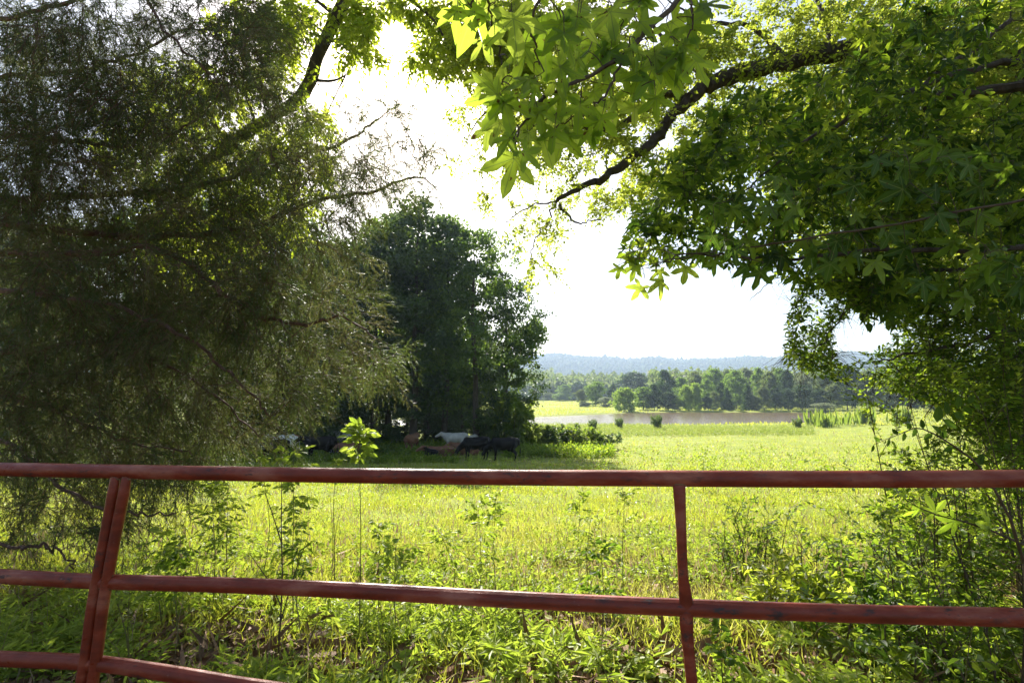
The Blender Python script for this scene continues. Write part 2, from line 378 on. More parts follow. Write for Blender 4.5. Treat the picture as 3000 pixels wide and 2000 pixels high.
def gate_mat():
    m, n, l = nt('worn_red_paint')
    tc = n.new('ShaderNodeTexCoord')
    def noise(s, d, sc=(1, 1, 1), r=.6):
        mp = n.new('ShaderNodeMapping'); mp.inputs['Scale'].default_value = sc; l.new(tc.outputs['Object'], mp.inputs[0])
        t = n.new('ShaderNodeTexNoise'); t.inputs['Scale'].default_value = s; t.inputs['Detail'].default_value = d; t.inputs['Roughness'].default_value = r
        l.new(mp.outputs[0], t.inputs[0]); return t
    a = noise(6, 6, (1, 1, 3)); b = noise(38, 8, (.35, 1, 1), .75); c = noise(3.2, 3)
    r1 = ramp(n, [(.3, (.13, .019, .007)), (.5, (.24, .036, .014)), (.68, (.38, .12, .07))]); l.new(a.outputs[0], r1.inputs[0])
    r2 = ramp(n, [(.55, (0, 0, 0)), (.62, (1, 1, 1))]); l.new(b.outputs[0], r2.inputs[0])
    r3 = ramp(n, [(.42, (0, 0, 0)), (.56, (1, 1, 1))]); l.new(c.outputs[0], r3.inputs[0])
    mu = n.new('ShaderNodeMath'); mu.operation = 'MULTIPLY'; l.new(r2.outputs[0], mu.inputs[0]); l.new(r3.outputs[0], mu.inputs[1])
    mx = n.new('ShaderNodeMix'); mx.data_type = 'RGBA'; l.new(mu.outputs[0], mx.inputs['Factor']); l.new(r1.outputs[0], mx.inputs['A']); mx.inputs['B'].default_value = (.05, .03, .028, 1)
    sp = noise(90, 6, (.5, 1, 1), .8); r4 = ramp(n, [(.62, (0, 0, 0)), (.70, (.55, .55, .55))]); l.new(sp.outputs[0], r4.inputs[0])
    mx2 = n.new('ShaderNodeMix'); mx2.data_type = 'RGBA'; l.new(r4.outputs[0], mx2.inputs['Factor']); l.new(mx.outputs['Result'], mx2.inputs['A']); mx2.inputs['B'].default_value = (.34, .2, .16, 1)
    p = n.new('ShaderNodeBsdfPrincipled'); p.inputs['Specular IOR Level'].default_value = .38; l.new(mx2.outputs['Result'], p.inputs['Base Color'])
    r5 = ramp(n, [(.35, (.25,) * 3), (.65, (.6,) * 3)]); l.new(b.outputs[0], r5.inputs[0]); l.new(r5.outputs[0], p.inputs['Roughness'])
    bp = n.new('ShaderNodeBump'); bp.inputs['Strength'].default_value = .6; bp.inputs['Distance'].default_value = .003; l.new(b.outputs[0], bp.inputs['Height']); l.new(bp.outputs[0], p.inputs['Normal'])
    o = n.new('ShaderNodeOutputMaterial'); l.new(p.outputs[0], o.inputs[0]); return m

# ------------------------------------------------------------------ ground, pond, hills
def grid(us, ys):
    U, Y = np.meshgrid(us, ys); X = U * (np.abs(Y) + 12); Z = terr(X, Y)
    nu, ny = len(us), len(ys)
    i = (np.arange(ny - 1)[:, None] * nu + np.arange(nu - 1)[None]).reshape(-1, 1)
    F = np.concatenate([i, i + 1, i + nu + 1, i + nu], 1)
    return X, Y, Z, F
def add_attr(me, name, val):
    a = me.attributes.new(name, 'FLOAT', 'POINT'); a.data.foreach_set('value', np.asarray(val, np.float32).ravel())

ys = np.concatenate([np.linspace(-60, 0, 12)[:-1], np.linspace(0, 12, 60)[:-1], 12 * np.geomspace(1, 60, 230)])
X, Y, Z, F = grid(np.linspace(-2.6, 2.6, 300), ys)
mb = MB(); mb.add(np.stack([X, Y, Z], -1), F, np.clip((Y.ravel() - 3.2) / 3.0, 0, 1))
g = mb.build('ground', M_ground, smooth=True); tag(g, 'uneven grassy meadow ground sloping down to the pond', 'ground', kind='structure')
sd = pond_sd(X, Y)
add_attr(g.data, 'mud', np.clip(1 - np.abs(sd) / 1.6, 0, 1) * (Y < 135) * (X > 8))
X, Y, Z, F = grid(np.linspace(-2.0, 2.6, 240), np.linspace(700, 3500, 120))
mb = MB(); mb.add(np.stack([X, Y, Z - np.where(Y < 720, .3, 0)], -1), F)
tag(mb.build('hills', M_forest, smooth=True), 'long low wooded ridge beyond the meadow and pond', 'hills', kind='structure')
mb = MB(); c = POND.mean(0); Pp = c + (POND - c) * 1.04; n = len(Pp)
V = np.concatenate([np.c_[Pp, np.full(n, -4.72)], [[c[0], c[1], -4.72]]])
mb.add(V, np.array([(i, (i + 1) % n, n) for i in range(n)]))
tag(mb.build('pond', water_mat()), 'brown still farm pond reflecting the trees of the far shore', 'pond', kind='structure')

# hill forest: rounded crowns
ico = bpy.data.meshes.new('tmp'); import bmesh
bm = bmesh.new(); bmesh.ops.create_icosphere(bm, subdivisions=1, radius=1); bm.to_mesh(ico); bm.free()
IV = np.array([v.co[:] for v in ico.vertices]); IF = np.array([p.vertices[:] for p in ico.polygons])
def blobs(mb, P, S):
    n = len(P); j = 1 + .28 * rnd(n, len(IV), 1)
    V = P[:, None] + IV[None] * j * S[:, None, :]
    mb.add(V.reshape(-1, 3), IF[None] + (np.arange(n) * len(IV))[:, None, None], np.repeat(rng.random(n), len(IV)))
n = 15000; y = rng.uniform(900, 2650, n); u = rng.uniform(-.35, 1.15, n); x = u * y
w = rng.uniform(5, 10, n)
mb = MB(); blobs(mb, np.stack([x, y, terr(x, y) + w * .8], -1), np.stack([w, w, w * rng.uniform(.8, 1.5, n)], -1))
M_hillcrown = leaf_mat('hill_crown', [(.03, .05, .02), (.05, .08, .025), (.08, .1, .035), (.1, .1, .05)], [(.08, .14, .03), (.12, .18, .04)], .25, .9, .0)
tag(mb.build('forest', M_hillcrown, smooth=True), 'distant hazy forest covering the ridge', 'forest', kind='stuff')

# ------------------------------------------------------------------ trees in the distance and the middle distance
def proto_tree(name, H, W, base, nclus, nleaf, lsize, leafm, shape='round', lean=0, bark=M_bark, trunk_r=None, tpl=CARD, clus_r=.9):
    """local-coordinate tree at the origin; returns (trunk mesh, crown mesh)"""
    tr = trunk_r or H * .016
    wood, crown = MB(), MB()
    zs = np.linspace(-.3, H * .93, 9); wob = np.cumsum(rnd(9, 2) * H * .006, 0)
    T = np.c_[wob[:, 0] + lean * (zs / H) ** 2 * H, wob[:, 1], zs]
    P, R = smooth_line(T, np.linspace(tr, tr * .15, 9), 24); R[0] *= 1.5; R[1] *= 1.15
    add_tube(wood, P, R, 7, rough=.06)
    sk = [P[3:]]; sr = [R[3:]]
    n = int(nclus * .22) + 6
    zz = H * (base + (0.93 - base) * rng.random(n) ** .9); C = []
    def rad(z):
        t = np.clip((z / H - base) / (1 - base), 0, 1)
        if shape == 'cone': return W / 2 * (1 - t) ** .8 * 1.0 + .05 * W
        if shape == 'willow': return W / 2 * np.sqrt(np.clip(1 - (t - .35) ** 2 / .5, .03, 1))
        return W / 2 * np.sqrt(np.clip(1 - (2 * t - .95) ** 2, .06, 1)) * (.85 + .15 * np.sin(t * 9))
    k = nclus; t = rng.random(k); z = H * (base + (1 - base) * (t ** (1.5 if shape == 'cone' else .85)))
    th = rng.uniform(0, 6.283, k); q = np.sqrt(rng.uniform(.12, 1, k)) * (1 + .22 * np.sin(th * 3 + z * .9) + .2 * rnd(k))
    r = rad(z) * np.clip(q, .1, 1.5)
    x0 = np.interp(z, P[:, 2], P[:, 0]); y0 = np.interp(z, P[:, 2], P[:, 1])
    C = np.stack([x0 + r * np.cos(th), y0 + r * np.sin(th), z], -1)
    sk, sr = np.concatenate(sk), np.concatenate(sr)
    # keep the limb origin lower than the cluster
    sk2 = sk.copy()
    C, D = attach(wood, (sk2, sr), C, rmax=.02 * H / 15, maxd=H, sag=-.05, k=4)
    per = max(1, nleaf // len(C)); m = per * len(C)
    off = rnd(m, 3) * np.array([1, 1, .6]) * clus_r * .55
    cc = np.repeat(C, per, 0)
    cv = np.repeat(rng.random(len(C)), per)
    if shape == 'cone': d = unit(off + np.array([0, 0, .8]))
    elif shape == 'willow': d = unit(rnd(m, 3) * .4 + np.array([0, 0, -1.0]))
    else: d = rnd(m, 3)
    place(crown, tpl, cc + off, unit(d), rnd(m, 3) + np.array([0, 0, .6]), lsize * rng.uniform(.6, 1.3, m), np.clip(cv * .7 + rng.random(m) * .3, 0, 1))
    return wood.mesh(name + '_trunk', bark), crown.mesh(name + '_crown', leafm)

def inst(name, me2, loc, label, cat, group, rz=0, sc=(1, 1, 1)):
    e = empty(name, loc, label, cat, group, local=True, rz=rz, sc=sc)
    link('trunk', me2[0], e); link('crown', me2[1], e)
    return e

# mid-distance wood on the left (cattle shelter there)
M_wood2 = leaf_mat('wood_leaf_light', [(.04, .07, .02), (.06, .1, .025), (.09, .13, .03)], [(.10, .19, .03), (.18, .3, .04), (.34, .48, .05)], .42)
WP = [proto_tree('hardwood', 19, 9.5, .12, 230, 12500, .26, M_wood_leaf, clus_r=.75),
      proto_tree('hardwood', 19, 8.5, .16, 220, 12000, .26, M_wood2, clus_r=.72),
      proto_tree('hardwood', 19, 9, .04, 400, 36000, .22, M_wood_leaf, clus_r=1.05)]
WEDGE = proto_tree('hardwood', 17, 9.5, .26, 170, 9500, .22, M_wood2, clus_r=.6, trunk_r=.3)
G = 'trees of the shady wood where the cattle rest'
WOODS = [(1405, 40, 655, 'E', 'slender tree with bare visible trunk at the right edge of the dark wood'),
         (1300, 43, 625, 1, 'tall dark tree just left of the edge tree in the wood'),
         (1205, 41, 570, 0, 'tallest dark tree of the wood, its rounded top against the white sky'),
         (1085, 43, 640, 1, 'dark tree whose top shows right of the drooping cedar tips'),
         (955, 40, 690, 2, 'dark tree partly hidden by the hanging cedar sprays'),
         (830, 44, 620, 0, 'tree seen in the gap between cedar branches, left part of the wood'),
         (690, 46, 560, 2, 'tree of the wood glimpsed through the cedar foliage'),
         (530, 47, 560, 1, 'wood tree behind the middle of the cedar'),
         (330, 47, 600, 0, 'wood tree behind the left half of the cedar'),
         (120, 46, 620, 2, 'wood tree behind the cedar at the left side of the photo'),
         (1355, 52, 900, 0, 'second row tree behind the edge tree of the wood'),
         (1250, 54, 860, 2, 'second row tree behind the two tallest trees of the wood'),
         (1140, 55, 850, 1, 'deeper wood tree filling the gap above the brown cows'),
         (1010, 54, 850, 0, 'deeper wood tree above the pale grey cow'),
         (880, 56, 850, 1, 'deeper wood tree above the white cow with the red flank'),
         (740, 56, 850, 2, 'deeper wood tree behind the cedar tips'),
         (1190, 64, 930, 0, 'rear wood tree behind the tallest tree'),
         (1040, 64, 930, 2, 'rear wood tree left of the tallest tree'),
         (900, 66, 930, 0, 'rear wood tree deep in the shade above the cattle'),
         (600, 60, 850, 1, 'rear wood tree seen through the lower cedar branches'),
         (420, 60, 850, 2, 'rear wood tree low behind the cedar'),
         (220, 60, 850, 1, 'rear wood tree near the left end of the wood'),
                  (1250, 46, 690, 1, 'airy tree half hidden between the two tallest trees'),
         (1140, 45, 610, 0, 'tall airy tree just right of the cedar tips'),
         (-80, 46, 560, 2, 'wood tree at the left edge of the photo behind the cedar boughs'),
         (-260, 46, 560, 2, 'wood tree just outside the left edge of the photo'),
         (20, 58, 820, 2, 'rear wood tree at the left edge behind the cedar'),
         (1478, 43, 800, 0, 'lower airy tree stepping down to the right of the edge tree'),
         (1290, 66, 960, 2, 'low rear wood tree seen between the trunks above the cream cows'),
         (1345, 60, 980, 2, 'low rear wood tree closing the gap left of the edge tree trunk'),
         (1110, 70, 960, 2, 'low rear wood tree above the weeds left of the cream cows'),
         (960, 70, 960, 2, 'low rear wood tree behind the pale grey cow'),
         (820, 70, 960, 2, 'low rear wood tree behind the patched cow'),
         (1400, 56, 960, 2, 'low rear wood tree right behind the edge tree trunk')]
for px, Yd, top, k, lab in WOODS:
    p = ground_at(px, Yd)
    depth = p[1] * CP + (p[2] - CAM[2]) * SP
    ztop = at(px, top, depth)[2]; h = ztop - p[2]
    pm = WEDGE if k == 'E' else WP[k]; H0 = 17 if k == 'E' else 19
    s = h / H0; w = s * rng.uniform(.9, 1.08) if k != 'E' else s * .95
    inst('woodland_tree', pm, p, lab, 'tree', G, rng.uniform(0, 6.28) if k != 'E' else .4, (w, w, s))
# slim leaning sapling at the wood's edge
lean = proto_tree('leaning', 9, 3.6, .3, 100, 4200, .2, M_wood2, lean=.34, clus_r=.5, trunk_r=.09)
p = ground_at(1455, 41); inst('leaning_sapling', lean, p, 'slim sapling leaning out into the white sky from the wood edge', 'tree', None, 0, (1.0, 1, 1.13))

# bushes at the foot of the wood
def proto_bush(name, H, W, n, lsize, leafm, tpl=DIA, stems=14):
    wood, lf = MB(), MB()
    th = rng.uniform(0, 6.28, stems); O = np.stack([np.cos(th), np.sin(th), np.zeros(stems)], -1) * .08 * W
    D = unit(np.stack([np.cos(th) * rng.uniform(.1, .8, stems), np.sin(th) * rng.uniform(.1, .8, stems), np.ones(stems)], -1)); L = H * rng.uniform(.6, 1, stems)
    tt = np.array([0, .5, 1.0])[None, :, None]
    V, F = tubes(O[:, None] + D[:, None] * L[:, None, None] * tt - np.array([0, 0, .05]), np.broadcast_to(np.array([.02, .013, .006]) * H / 2, (stems, 3)), 4); wood.add(V, F)
    O2, D2, L2, _ = spawn(O, D, L, 9, 60, .38, 0, .15)
    O3, D3, L3, _ = spawn(O2, D2, L2, 4, 50, .7, .1, .3)
    nl = max(4, n // len(O3))
    sprays(lf, wood, O3, D3, L3, nl, tpl, lsize, tw=.003)
    return wood.mesh(name + '_stem', M_twig), lf.mesh(name + '_leaf', leafm)
BU = [proto_bush('bush', 2.0, 2.2, 6000, .16, M_wood2), proto_bush('bush', 2.0, 2.2, 6000, .15, M_bush), proto_bush('bush', 2.0, 2.4, 5000, .15, M_wood_leaf)]
G = 'bushes along the foot of the wood'
BUSH = [(1500, 40, 1165, 1.6, 1, 'tall bright bush against the right side of the wood edge tree'), (1440, 40, 1190, 1.5, 0, 'dark bush at the foot of the wood edge tree'),
        (1290, 44, 1215, 1.6, 2, 'dark bush right above the white cows'), (1150, 42, 1230, 1.5, 0, 'leafy bush left of the white cow'),
        (1070, 38, 1280, 1.2, 0, 'low bush between the brown and the black cows'), (1120, 35, 1305, 1.0, 1, 'green bush in front of the small brown cow'),
        (1000, 46, 1220, 1.8, 2, 'dark bush above the pale grey cow'), (870, 46, 1200, 2.0, 2, 'dark bush above the white cow with red flank'),
        (700, 38, 1250, 1.8, 0, 'bush between the lower cedar tips and the first cow'), (560, 36, 1280, 1.6, 1, 'bush behind the lower cedar sprays just over the gate'),
        (400, 36, 1270, 1.8, 0, 'bush behind the cedar left of centre'), (200, 36, 1270, 1.8, 2, 'bush behind the cedar near the left side'),
        (1560, 40, 1245, 1.3, 1, 'rounded green bush right of the cows in the meadow'), (1630, 41, 1240, 1.3, 0, 'darker bush second right of the cows in the meadow'),
        (1700, 41, 1252, 1.2, 1, 'green bush third right of the cows in the meadow'), (1780, 42, 1262, .9, 0, 'low bush at the right end of the meadow bushes'),
        (1215, 36, 1318, .9, 0, 'low bush under the brown cow head'), (1340, 36, 1310, .7, 0, 'small bush before the standing black cow'), (700, 34, 1330, 1.1, 2, 'low dark bush left of the lying black cows')]
for px, Yd, top, w, k, lab in BUSH:
    p = ground_at(px, Yd); dep = p[1] * CP + (p[2] - CAM[2]) * SP; h = at(px, top, dep)[2] - p[2]
    inst_o = empty('bush', p, lab, 'bush', G, local=True, rz=rng.uniform(0, 6.28), sc=(w, w, h / 2.0))
    link('stem', BU[k][0], inst_o); link('foliage', BU[k][1], inst_o)

# far shore
def lm(n, c, t, tf=.4): return leaf_mat(n, c, t, tf, .6, .15)
M_f1 = lm('far_green', [(.07, .11, .025), (.11, .16, .035)], [(.2, .34, .04), (.3, .46, .06)])
M_f2 = lm('far_dark', [(.03, .055, .02), (.05, .08, .03)], [(.06, .12, .03), (.1, .17, .04)], .3)
M_f3 = lm('far_willow', [(.13, .2, .035), (.18, .24, .05)], [(.34, .5, .06), (.42, .58, .09)])
M_f4 = lm('far_olive', [(.07, .09, .035), (.12, .13, .05)], [(.16, .24, .05), (.26, .32, .09)])
M_f5 = lm('far_pale', [(.16, .18, .1), (.24, .25, .15)], [(.24, .3, .14), (.3, .36, .18)])
FP = {'g': [proto_tree('far', 12, 10, .08, 95, 5600, .5, M_f1, clus_r=1.1) for _ in range(2)],
      'd': [proto_tree('far', 12, 10, .05, 95, 5600, .5, M_f2, clus_r=1.1) for _ in range(2)],
      'c': [proto_tree('far', 12, 8, .0, 120, 5200, .5, M_f2, 'cone', clus_r=1.0)],
      'w': [proto_tree('far', 12, 9, .02, 110, 5200, .6, M_f3, 'willow', clus_r=1.2)],
      'o': [proto_tree('far', 12, 10, .06, 95, 5600, .5, M_f4, clus_r=1.1) for _ in range(2)],
      'p': [proto_tree('far', 12, 10, .05, 95, 5200, .5, M_f5, clus_r=1.1)]}
G = 'trees beyond the pond'
# px, base Y, top py, width px, kind, label
FAR = [(1745, 255, 1120, 60, 'g', 'broad round tree with a visible trunk standing in the far meadow'),
       (1715, 240, 1178, 42, 'd', 'low dark bushy tree at the left foot of the round meadow tree'),
       (1775, 235, 1163, 45, 'p', 'greyish rounded bush right of the round meadow tree trunk'),
       (1796, 262, 1130, 36, 'd', 'narrow dark tree right behind the round meadow tree'),
       (1828, 186, 1138, 62, 'w', 'bright yellow green willow at the pond shore'),
       (1702, 262, 1143, 34, 'o', 'olive tree close left of the round meadow tree'),
       (1885, 200, 1136, 72, 'g', 'broad light green tree right of the bright willow'),
       (1918, 194, 1128, 52, 'd', 'dark tree standing right of the broad light green tree'),
       (1950, 225, 1088, 62, 'd', 'tall dark tree with a brownish top rising over the shore trees'),
       (1862, 330, 1093, 95, 'd', 'wide hazy dark tree behind the bright willow'),
       (1960, 193, 1150, 50, 'd', 'low dark tree at the left end of the brown water'),
       (1986, 191, 1165, 48, 'g', 'low light green bushy tree beside the twin pale trees'),
       (2012, 192, 1131, 34, 'w', 'left one of the twin pale pointed trees'),
       (2038, 193, 1125, 38, 'w', 'right one of the twin pale pointed trees'),
       (2075, 190, 1163, 36, 'd', 'small dark round tree at the water right of the twin pale trees'),
       (2093, 194, 1148, 32, 'o', 'slim olive tree left of the dark cone tree'),
       (2114, 200, 1124, 34, 'd', 'slim grey green tree rising left of the dark cone tree'),
       (2133, 191, 1137, 42, 'c', 'dark cone shaped cedar on the far shore'),
       (2158, 215, 1088, 68, 'g', 'tall tree with bright top and dark underside above the far shore'),
       (2192, 192, 1128, 44, 'c', 'olive cone shaped cedar right of the dark cone cedar'),
       (2072, 220, 1112, 44, 'g', 'light green tree behind the small dark round tree'),
       (2214, 190, 1160, 44, 'o', 'short shrubby tree right of the olive cone cedar'),
       (2238, 193, 1134, 42, 'o', 'olive tree in the middle of the far shore row'),
       (2190, 235, 1077, 56, 'p', 'brownish grey crown behind the olive cone cedar'),
       (2226, 225, 1080, 40, 'g', 'bright narrow crown rising behind the shore row'),
       (2256, 215, 1093, 56, 'o', 'sunlit yellowish crown in the second row of the far shore'),
       (2273, 194, 1134, 40, 'd', 'dark tree under the sunlit yellowish crown'),
       (2308, 215, 1087, 42, 'd', 'tall narrow dark crown second row right of centre'),
       (2310, 192, 1140, 46, 'd', 'round dark tree at the water under the tall narrow crown'),
       (2352, 191, 1131, 60, 'd', 'wide dark tree at the water below the hanging elm leaves'),
       (2402, 191, 1139, 52, 'd', 'dark tree at the right end of the water'),
       (2362, 218, 1092, 58, 'p', 'pale grey leafed crown below the hanging elm tips'),
       (2482, 196, 1074, 78, 'd', 'tall dark tree seen right below the sky gap in the elm'),
       (2442, 192, 1130, 56, 'o', 'olive tree behind the pale layered shrub'),
       (2412, 172, 1180, 66, 'p', 'pale layered shrub at the right end of the pond'),
       (2092, 245, 1083, 66, 'g', 'light crown in the back row left of the tall bright topped tree'),
       (2040, 245, 1093, 60, 'o', 'grey olive crown in the back row above the twin pale trees'),
       (1996, 245, 1108, 50, 'g', 'light green crown in the back row right of the tall brownish topped tree'),
       (2130, 260, 1085, 52, 'o', 'dull olive crown in the back row'),
       (2290, 255, 1082, 60, 'g', 'light crown in the back row behind the tall narrow dark crown'),
       (2420, 235, 1088, 70, 'o', 'yellowish crown behind the pale leafed crown'),
       (2600, 190, 1118, 70, 'p', 'pale silvery tree seen under the elm boughs'),
       (2545, 196, 1090, 70, 'o', 'olive tree seen under the left elm boughs'),
       (2670, 186, 1100, 80, 'd', 'dark tree right of the pale silvery tree'),
       (2760, 184, 1100, 90, 'd', 'second dark tree right of the pale silvery tree'),
       (2860, 182, 1090, 90, 'd', 'dark far tree behind the right side shrubs'),
       (2960, 180, 1090, 90, 'o', 'far tree by the right edge behind the shrubs'),
       (1525, 420, 1148, 40, 'o', 'leftmost low hazy tree along the far meadow edge'), (1568, 415, 1139, 44, 'd', 'pointed hazy tree second along the far meadow edge'),
       (1605, 420, 1150, 38, 'o', 'low hazy tree third along the far meadow edge'), (1652, 410, 1128, 48, 'g', 'pale green hazy tree above the far meadow edge'),
       (1640, 400, 1152, 42, 'g', 'low pale hazy bush before the pale green hazy tree'), (1690, 420, 1122, 60, 'd', 'dark hazy tree left behind the round meadow tree')]
for px, Yd, top, wpx, k, lab in FAR:
    p = ground_at(px, Yd); dep = p[1] * CP + (p[2] - CAM[2]) * SP; h = at(px, top, dep)[2] - p[2]
    v = FP[k][rng.integers(len(FP[k]))]; w = wpx / 1500 * dep * 1.08
    inst('far_tree', v, p, lab, 'tree', G, rng.uniform(0, 6.28), (w / 10, w / 10, h / 12))
# hazy woods at the end of the far meadow and second ranks on the far shore: one mass
wd = MB()
def mass(px0, px1, Y0, Y1, top0, top1, n, ls, seed=0):
    px = rng.uniform(px0, px1, n); Yd = rng.uniform(Y0, Y1, n)
    for_x = (px - 1500) / 1500 * Yd; z0 = terr(for_x, Yd)
    f = (Yd - Y0) / max(Y1 - Y0, 1); top = top0 + (top1 - top0) * f + 9 * np.sin(px * .11 + f * 9) + 6 * np.sin(px * .31 + 2 + 5 * f)
    zt = 1.55 + Yd * np.tan(PITCH + np.arctan((1000 - top) / 1500))
    z = z0 + (zt - z0) * rng.random(n) ** .6
    cv = .5 + .4 * np.sin(px * .17 + 7 * f) * np.sin(px * .05)
    place(wd, CARD, np.stack([for_x, Yd, z], -1), rnd(n, 3), rnd(n, 3) + np.array([0, 0, .5]), ls * rng.uniform(.6, 1.3, n), np.clip(cv + .2 * rnd(n), 0, 1))
mass(1380, 1960, 450, 560, 1118, 1098, 26000, 3.0)
mass(1380, 1620, 600, 800, 1105, 1085, 12000, 4.0)
mass(1900, 3300, 270, 380, 1105, 1085, 30000, 2.2)
tag(wd.build('woods', M_f4), 'hazy woods in one mass behind the far meadow and shore trees', 'woods', kind='stuff')

# ------------------------------------------------------------------ cattle
def capsule(p0, p1, r0, r1, sq=(1, 1, 1)):
    p0, p1 = np.array(p0, float), np.array(p1, float); d = p1 - p0; L = np.linalg.norm(d)
    ts = []; 
    for a in np.linspace(-90, 0, 5): ts.append((p0 + d / L * r0 * math.sin(math.radians(a)), max(r0 * math.cos(math.radians(a)), 1e-3)))
    for a in np.linspace(0, 90, 5): ts.append((p1 + d / L * r1 * math.sin(math.radians(a)), max(r1 * math.cos(math.radians(a)), 1e-3)))
    P = np.array([t[0] for t in ts]); R = np.array([t[1] for t in ts])
    V, F = tubes(P[None], R[None], 14); n = len(P)
    c = (p0 + p1) / 2; V = (V - c) * np.array(sq) + c
    F = F.tolist(); F += [[j, (j + 1) % 14, (j + 2) % 14, (j + 2) % 14] for j in []]
    caps = [list(range(14))[::-1], [(n - 1) * 14 + j for j in range(14)]]
    return V, F, caps
def cow_mesh(pose):
    C = []; a = C.append
    dz = 0
    if pose == 'lie': dz = -.62
    a(((-.62, 0, 1.06), (.1, 0, .98), .33, .37, (1, .86, 1))); a(((0, 0, .97), (.5, 0, 1.0), .37, .33, (1, .84, 1)))
    a(((-.8, 0, 1.15), (-.35, 0, 1.14), .2, .22, (1, 1.15, 1))); a(((.3, 0, 1.2), (.58, 0, 1.18), .16, .2, (1, .8, 1)))
    a(((-.78, .13, 1.22), (-.7, .2, 1.2), .07, .08)); a(((-.78, -.13, 1.22), (-.7, -.2, 1.2), .07, .08))
    a(((.55, 0, .86), (.72, 0, .98), .2, .17))
    if pose == 'graze':
        a(((.55, 0, 1.08), (1.08, 0, .72), .25, .15, (1, .75, 1))); H0, H1 = (1.08, 0, .72), (1.33, 0, .34)
    else:
        a(((.55, 0, 1.08), (1.02, 0, 1.26), .25, .15, (1, .75, 1))); H0, H1 = (1.04, 0, 1.29), (1.42, 0, 1.1)
    a((H0, H1, .135, .085, (1, .9, 1))); h = np.array(H0); m = np.array(H1)
    a((m, m + (m - h) * .08, .08, .07, (1, 1.15, 1)))
    for s in (-1, 1):
        a((h + [-.03, s * .1, .06], h + [-.08, s * .25, .04], .045, .02))
        if pose != 'lie':
            a(((.5, s * .16, .85), (.5, s * .17, .48), .13, .065)); a(((.5, s * .17, .48), (.53, s * .17, .08), .06, .042)); a(((.53, s * .17, .08), (.56, s * .17, .03), .055, .06))
            a(((-.68, s * .17, .98), (-.52, s * .19, .66), .2, .11)); a(((-.52, s * .19, .66), (-.76, s * .18, .45), .1, .06))
            a(((-.76, s * .18, .45), (-.7, s * .18, .08), .055, .045)); a(((-.7, s * .18, .08), (-.67, s * .18, .03), .055, .06))
        else:
            a(((.5, s * .2, .78), (.85, s * .24, .69), .11, .06)); a(((.85, s * .24, .69), (.6, s * .27, .66), .055, .045))
            a(((-.6, s * .24, .82), (-.25, s * .34, .72), .19, .1)); a(((-.25, s * .34, .72), (-.6, s * .36, .67), .06, .045))
    a(((-.95, 0, 1.18), (-1.02, 0, .75), .035, .022)); a(((-1.02, 0, .75), (-1.0, 0, .5 if pose != 'lie' else .66), .03, .05))
    if pose != 'lie': a(((-.4, 0, .68), (-.3, 0, .66), .12, .1))
    me = bpy.data.meshes.new('cow_tmp'); VV, FF, n = [], [], 0
    for c in C:
        V, F, caps = capsule(*c); V = V + [0, 0, dz]
        VV.append(V); FF += [[i + n for i in f] for f in F] + [[i + n for i in f] for f in caps]; n += len(V)
    me.from_pydata(np.concatenate(VV).tolist(), [], FF); me.update()
    o = bpy.data.objects.new('cow_tmp', me); COL.objects.link(o)
    r = o.modifiers.new('r', 'REMESH'); r.mode = 'VOXEL'; r.voxel_size = .028
    s_ = o.modifiers.new('s', 'SMOOTH'); s_.iterations = 6; s_.factor = .5
    bpy.context.view_layer.update(); dg = bpy.context.evaluated_depsgraph_get()
    out = bpy.data.meshes.new_from_object(o.evaluated_get(dg)); bpy.data.objects.remove(o)
    for p in out.polygons: p.use_smooth = True
    return out
COWM = {k: cow_mesh(k) for k in ('stand', 'graze', 'lie')}
for m_ in COWM.values(): m_.name = 'cow_body'; m_.materials.append(None)
M_black = noise_mat('black_hide', [(.3, (.003, .0025, .0025)), (.7, (.009, .007, .006))], 4, 4, .55, spec=.15)
M_brown = noise_mat('brown_hide', [(.3, (.14, .055, .025)), (.7, (.26, .12, .06))], 3, 4, .6)
M_white = noise_mat('cream_hide', [(.3, (.38, .35, .29)), (.7, (.58, .54, .46))], 3, 4, .7)
M_grey = noise_mat('grey_hide', [(.3, (.3, .28, .27)), (.7, (.5, .47, .45))], 3, 4, .7)
M_patch = noise_mat('patched_hide', [(.50, (.72, .68, .62)), (.54, (.24, .07, .04))], 1.1, 2, .7)
# px, distance, heading degrees (0 = facing right of picture), pose, material, scale, label
COWS = [(1476, 32.0, 176, 'graze', M_black, 1.0, 'black cow farthest right of the herd, seen side on with its head low'),
        (1392, 32.3, 205, 'graze', M_black, 1.0, 'black cow standing directly behind the head of the rightmost black cow'),
        (1333, 38.0, 178, 'stand', M_white, .98, 'cream white cow facing left above the brown cow back'),
        (1386, 38.5, 262, 'stand', M_white, .9, 'cream white cow seen head on beside the other cream cow'),
        (1368, 35.5, 180, 'lie', M_brown, 1.1, 'brown cow lying between the black cow and the cream cow'),
        (1286, 33.5, 185, 'lie', M_brown, 1.0, 'light brown cow lying left of the black cows, its head raised'),
        (1262, 32.6, 120, 'lie', M_black, .85, 'black calf resting by the head of the light brown lying cow'),
        (1207, 37.0, 80, 'stand', M_brown, .95, 'brown cow seen from behind alone in the weeds'),
        (1020, 39.0, 182, 'stand', M_grey, 1.05, 'pale grey cow behind the leafy top of the tall seedling'),
        (1000, 34.2, 178, 'lie', M_brown, 1.2, 'brown cow lying behind the big black cow, below the pale grey cow'),
        (935, 30.8, 182, 'stand', M_black, 1.02, 'big black cow close behind the gate top left of the tall seedling'),
        (832, 35.5, 180, 'stand', M_patch, 1.02, 'white cow with a red patch on its flank'),
        (800, 30.2, 175, 'stand', M_black, .95, 'leftmost black cow just over the gate rail in front of the patched cow')]
